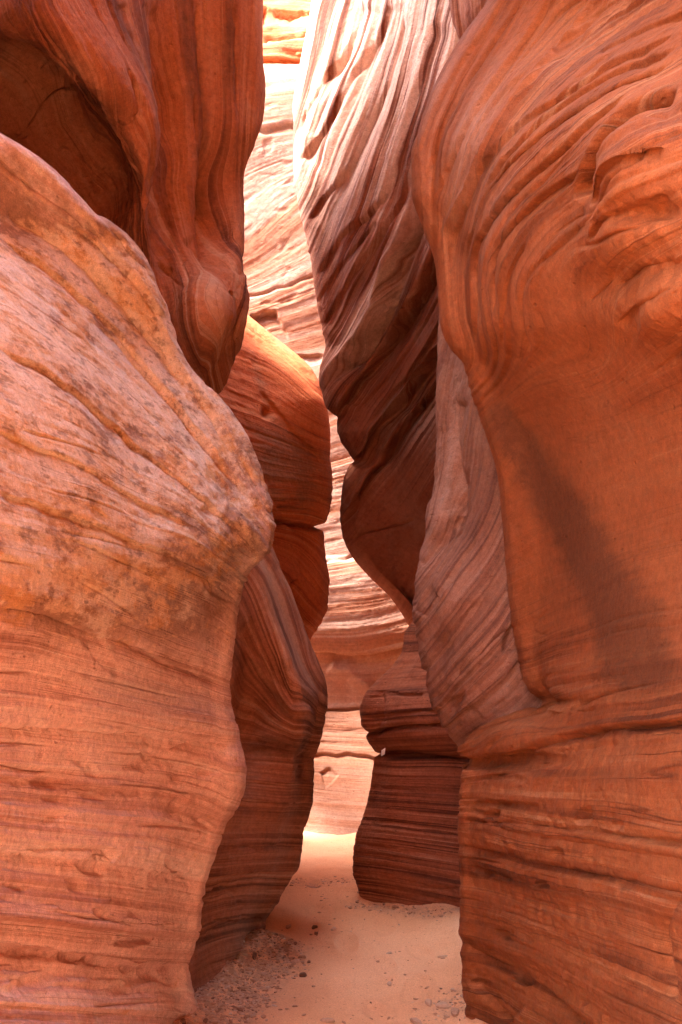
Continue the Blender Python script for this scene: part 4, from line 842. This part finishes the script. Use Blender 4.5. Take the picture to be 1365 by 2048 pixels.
gx = np.concatenate([-np.geomspace(1500, 3, 24), np.linspace(-2.6, -1.3, 14), np.arange(-1.25, 1.25, .011), np.linspace(1.3, 2.6, 14), np.geomspace(3, 1500, 24)])
gy = np.concatenate([-np.geomspace(1500, 3, 20), np.linspace(-2.5, 3.6, 40), np.arange(3.65, 9.2, .013), np.linspace(9.3, 13, 20), np.geomspace(14, 1500, 24)])
GX, GY = np.meshgrid(gx, gy)
GZ = ground_h(GX, GY)
idx = np.arange(GX.size).reshape(GX.shape)
Fq = np.stack([idx[:-1, :-1], idx[:-1, 1:], idx[1:, 1:], idx[1:, :-1]], -1).reshape(-1, 4)
g = mesh_obj('ground', np.stack([GX, GY, GZ], -1).reshape(-1, 3), Fq, sand_mat(), None, {'grit': grit_at(GX, GY).ravel()})
tag(g, 'red sandy canyon floor winding away between the rock walls', 'ground', kind='structure')


def chip_mat(name, cols):
    m, N = new_mat(name)
    P = N.n('ShaderNodeNewGeometry').outputs['Position']
    r = N.n('ShaderNodeAttribute', attribute_name='tone').outputs['Fac']
    col = N.ramp(r, [(i / (len(cols) - 1), c) for i, c in enumerate(cols)])
    col = N.mix(1.0, col, N.ramp(N.noise(P, 120, 3, .7), [(.25, .75), (.75, 1.15)]), 'MULTIPLY')
    bs = N.n('ShaderNodeBsdfPrincipled'); bs.inputs['Roughness'].default_value = .9; bs.inputs['Specular IOR Level'].default_value = .15
    bp = N.n('ShaderNodeBump'); bp.inputs['Strength'].default_value = .5; bp.inputs['Distance'].default_value = .01
    N.l(N.noise(P, 60, 4, .6), bp.inputs['Height']); N.l(bp.outputs[0], bs.inputs['Normal'])
    N.l(col, bs.inputs['Base Color'])
    o = N.n('ShaderNodeOutputMaterial'); N.l(bs.outputs[0], o.inputs[0])
    return m


def chip_geom(a, b, c, rg, n=7):
    """an irregular flat flake: ragged outline, bevelled top"""
    th = np.sort(rg.uniform(0, 2 * math.pi, n)) * .35 + np.linspace(0, 2 * math.pi, n, endpoint=False) * .65
    r = rg.uniform(.7, 1.1, n)
    base = np.stack([a * r * np.cos(th), b * r * np.sin(th)], -1)
    V = [(*p, -c * .5) for p in base * .85] + [(*p, 0.1 * c) for p in base] + [(*(p * .72 + rg.normal(0, .06, 2) * a), c * rg.uniform(.4, .6)) for p in base]
    V = np.array(V); Fl = []
    for lay in range(2):
        for i in range(n):
            j = (i + 1) % n
            Fl.append((lay * n + i, lay * n + j, lay * n + n + j, lay * n + n + i))
    top = [2 * n + i for i in range(n)]
    for i in range(1, n - 1): Fl.append((top[0], top[i], top[i + 1], top[i + 1]))
    return V, Fl


def rotz(V, az, tilt=0, taz=0):
    c, s_ = math.cos(az), math.sin(az); V = V @ np.array([[c, s_, 0], [-s_, c, 0], [0, 0, 1]])
    ct, st = math.cos(tilt), math.sin(tilt)
    R = np.array([[1, 0, 0], [0, ct, st], [0, -st, ct]]); V = V @ R
    c, s_ = math.cos(taz), math.sin(taz); return V @ np.array([[c, s_, 0], [-s_, c, 0], [0, 0, 1]])


def tri_obj(name, V, Fl, mat, attrs, loc=None):
    """polygons with repeated last index become triangles"""
    me = bpy.data.meshes.new(name)
    loc = np.zeros(3) if loc is None else np.asarray(loc)
    me.from_pydata([tuple(v) for v in (np.asarray(V) - loc)], [], [f[:3] if f[-1] == f[-2] else f for f in Fl])
    for nm, arr in attrs.items():
        a = me.attributes.new(nm, 'FLOAT', 'POINT'); a.data.foreach_set('value', np.asarray(arr, F32))
    me.materials.append(mat); me.update()
    o = bpy.data.objects.new(name, me); o.location = loc; COL.objects.link(o); return o


M_chip = chip_mat('stone_chip', [(.18, .095, .06), (.40, .215, .125), (.47, .30, .20), (.58, .42, .30)])
M_slab = chip_mat('grey_slab', [(.26, .15, .10), (.46, .28, .185), (.60, .40, .27)])
rg = np.random.default_rng(21)
# gravel drift: too many to count
VV, FF, TT = [], [], []; base = 0; made = 0
while made < 5200:
    x = rg.uniform(-.8, .95); y = rg.uniform(3.9, 7.4)
    gden = float(grit_at(np.array([x]), np.array([y]))[0])
    if rg.random() > gden * gden * .95 + .004: continue
    sz = rg.lognormal(math.log(.0075), .5); sz = min(sz, .03)
    V, Fl = chip_geom(sz, sz * rg.uniform(.35, .8), sz * rg.uniform(.25, .6), rg, 5)
    V = rotz(V, rg.uniform(0, 6.28), abs(rg.normal(0, .3)), rg.uniform(0, 6.28))
    z = float(ground_h(np.array([x]), np.array([y]))[0])
    VV.append(V + (x, y, z + sz * .08)); FF += [tuple(i + base for i in f) for f in Fl]; base += len(V); TT += [min(1, max(0, rg.normal(.5, .25)))] * len(V); made += 1
gv = tri_obj('gravel', np.concatenate(VV), FF, M_chip, {'tone': TT})
tag(gv, 'drift of grey brown gravel chips along the foot of the lower left rock', 'gravel', kind='stuff')

# stones one can tell apart: (photo column, row, half length m, width ratio, height ratio, tone, azimuth, label)
ST = [(912, 2036, .052, .42, .34, .45, .5, 'flat grey slab tilted against the foot of the right wall', M_slab),
      (886, 2012, .040, .75, .35, .75, 1.2, 'pale rounded slab lying beside the tilted grey slab', M_slab),
      (858, 2003, .046, .40, .25, .70, .1, 'long pale flake half sunk in sand, left of the two slabs at the right wall', M_slab),
      (835, 2043, .050, .40, .28, .55, .2, 'flat flake at the bottom edge of the sand, near the right wall', M_slab),
      (655, 2043, .036, .55, .35, .60, .3, 'buff stone on the sand at the bottom edge, middle of the path', M_slab),
      (668, 1861, .034, .45, .35, .80, .1, 'pale flat stone alone in the middle of the sandy path', M_slab),
      (630, 1855, .026, .55, .5, .05, -.4, 'dark pebble in the path beside the pale flat stone', M_chip),
      (633, 1868, .018, .6, .6, .05, .4, 'tiny dark pebble just below the other dark pebble in the path', M_chip),
      (578, 1852, .042, .35, .25, .55, -.3, 'long tan flake near the corner of the lower left rock', M_slab),
      (606, 1946, .024, .6, .7, .0, .5, 'dark brown stone at the edge of the gravel drift', M_chip),
      (510, 1920, .055, .22, .25, .0, .1, 'thin dark stick of rock at the foot of the lower left rock', M_chip),
      (592, 1914, .034, .6, .35, .85, .2, 'pale stone in the middle of the gravel drift', M_slab),
      (624, 1772, .060, .3, .2, .45, 0, 'brown flake lying in the shadow at the far bend of the path', M_slab),
      (887, 1925, .034, .25, .25, .75, .5, 'thin pale splinter on the sand near the right wall', M_slab),
      (779, 1965, .028, .4, .3, .75, .1, 'small pale flake on the open sand in the middle right of the path', M_slab)]
for (px, py, a_, wr, hr, tone, az, lab, mt) in ST:
    Y = ground_Y(py); p = at(np.array(float(px)), np.array(float(py)), np.array(float(Y)))
    x, y = float(p[0]), float(p[1]); z = float(ground_h(np.array([x]), np.array([y]))[0])
    V, Fl = chip_geom(a_, a_ * wr, a_ * hr * 1.6, rg, 9)
    V = rotz(V, az, .12, rg.uniform(0, 6.28)) + (x, y, z + a_ * hr * .3)
    o = tri_obj('stone', V, Fl, mt, {'tone': [tone] * len(V)}, (x, y, z)); tag(o, lab, 'stone')
# scattered chips, all alike
protos = []
for k in range(6):
    V, Fl = chip_geom(.016, .016 * rg.uniform(.35, .75), .016 * rg.uniform(.3, .5), rg, 7)
    protos.append((V, Fl, rg.uniform(.2, .95)))
meshes = []
for V, Fl, tone in protos:
    o = tri_obj('stone_chip', V, Fl, M_chip, {'tone': [tone] * len(V)}); meshes.append(o.data); COL.objects.unlink(o); bpy.data.objects.remove(o)
made = 0
while made < 42:
    px, py = rg.uniform(430, 920), rg.uniform(1735, 2044)
    left = np.interp(py, [1735, 1870, 1900, 1950, 2020], [612, 560, 640, 600, 470]); right = np.interp(py, [1735, 1808, 1845, 2044], [705, 715, 905, 925])
    if not left < px < right: continue
    Y = ground_Y(py); p = at(np.array(float(px)), np.array(float(py)), np.array(float(Y)))
    x, y = float(p[0]), float(p[1]); z = float(ground_h(np.array([x]), np.array([y]))[0])
    o = bpy.data.objects.new('stone_chip', meshes[made % 6]); k = rg.uniform(.45, 1.15)
    o.location = (x, y, z + .002); o.rotation_euler = (rg.normal(0, .12), rg.normal(0, .12), rg.uniform(0, 6.28)); o.scale = (k, k, k)
    COL.objects.link(o); tag(o, 'small flat stone chip lying on the open red sand of the path', 'stone chip', 'stone chips scattered over the sand'); made += 1
# added pale piece standing in for light through the gap between the blocks
p = at(np.array(768.), np.array(1503.), np.array(6.2))
V, Fl = chip_geom(.030, .020, .02, rg, 4); V = rotz(V, .1) @ np.array([[1, 0, 0], [0, 0, 1], [0, -1, 0]], float)
ang = math.radians(58); V = V @ np.array([[math.cos(ang), 0, math.sin(ang)], [0, 1, 0], [-math.sin(ang), 0, math.cos(ang)]])
o = tri_obj('gap_light_piece', V + p, Fl, chip_mat('gap_light_pale', [(.8, .7, .6), (.85, .76, .66)]), {'tone': [.6] * len(V)}, p)
tag(o, 'small pale piece standing in for light through the gap between the two dark blocks', 'stone chip')

# ------------------------------------------------------------------ light
SUN_EL, SUN_AZ = math.radians(62), math.radians(-101)      # azimuth measured from +Y towards +X
w = bpy.data.worlds.new('World'); sc.world = w; w.use_nodes = True
nt = w.node_tree; nt.nodes.clear()
sky = nt.nodes.new('ShaderNodeTexSky'); sky.sky_type = 'NISHITA'; sky.sun_disc = False
sky.sun_elevation = SUN_EL; sky.sun_rotation = SUN_AZ; sky.dust_density = 2.0; sky.ozone_density = .6
bg = nt.nodes.new('ShaderNodeBackground'); bg.inputs[1].default_value = .112
wo = nt.nodes.new('ShaderNodeOutputWorld'); wb = nt.nodes.new('ShaderNodeMix'); wb.data_type = 'RGBA'; wb.blend_type = 'MULTIPLY'; wb.inputs[0].default_value = 1; wb.inputs[7].default_value = (1.0, .92, .87, 1)   # warm white balance
nt.links.new(sky.outputs[0], wb.inputs[6]); nt.links.new(wb.outputs[2], bg.inputs[0]); nt.links.new(bg.outputs[0], wo.inputs[0])
sl = bpy.data.lights.new('sun', 'SUN'); sl.energy = 1.5; sl.angle = math.radians(8); sl.color = (1, .92, .87)
so = bpy.data.objects.new('sun', sl); COL.objects.link(so)
from mathutils import Vector
d = Vector((math.sin(SUN_AZ) * math.cos(SUN_EL), math.cos(SUN_AZ) * math.cos(SUN_EL), math.sin(SUN_EL)))
so.rotation_euler = d.to_track_quat('Z', 'Y').to_euler()
so.location = (0, 0, 30)

# ------------------------------------------------------------------ picture
vs = sc.view_settings
sc.display_settings.display_device = 'sRGB'
vs.view_transform = 'Standard'; vs.look = 'None'; vs.gamma = 1.0; vs.use_curve_mapping = False
vs.exposure = 5.08
sc.render.engine = 'CYCLES'
sc.cycles.max_bounces = 12; sc.cycles.diffuse_bounces = 10; sc.cycles.glossy_bounces = 2
sc.cycles.use_denoising = True
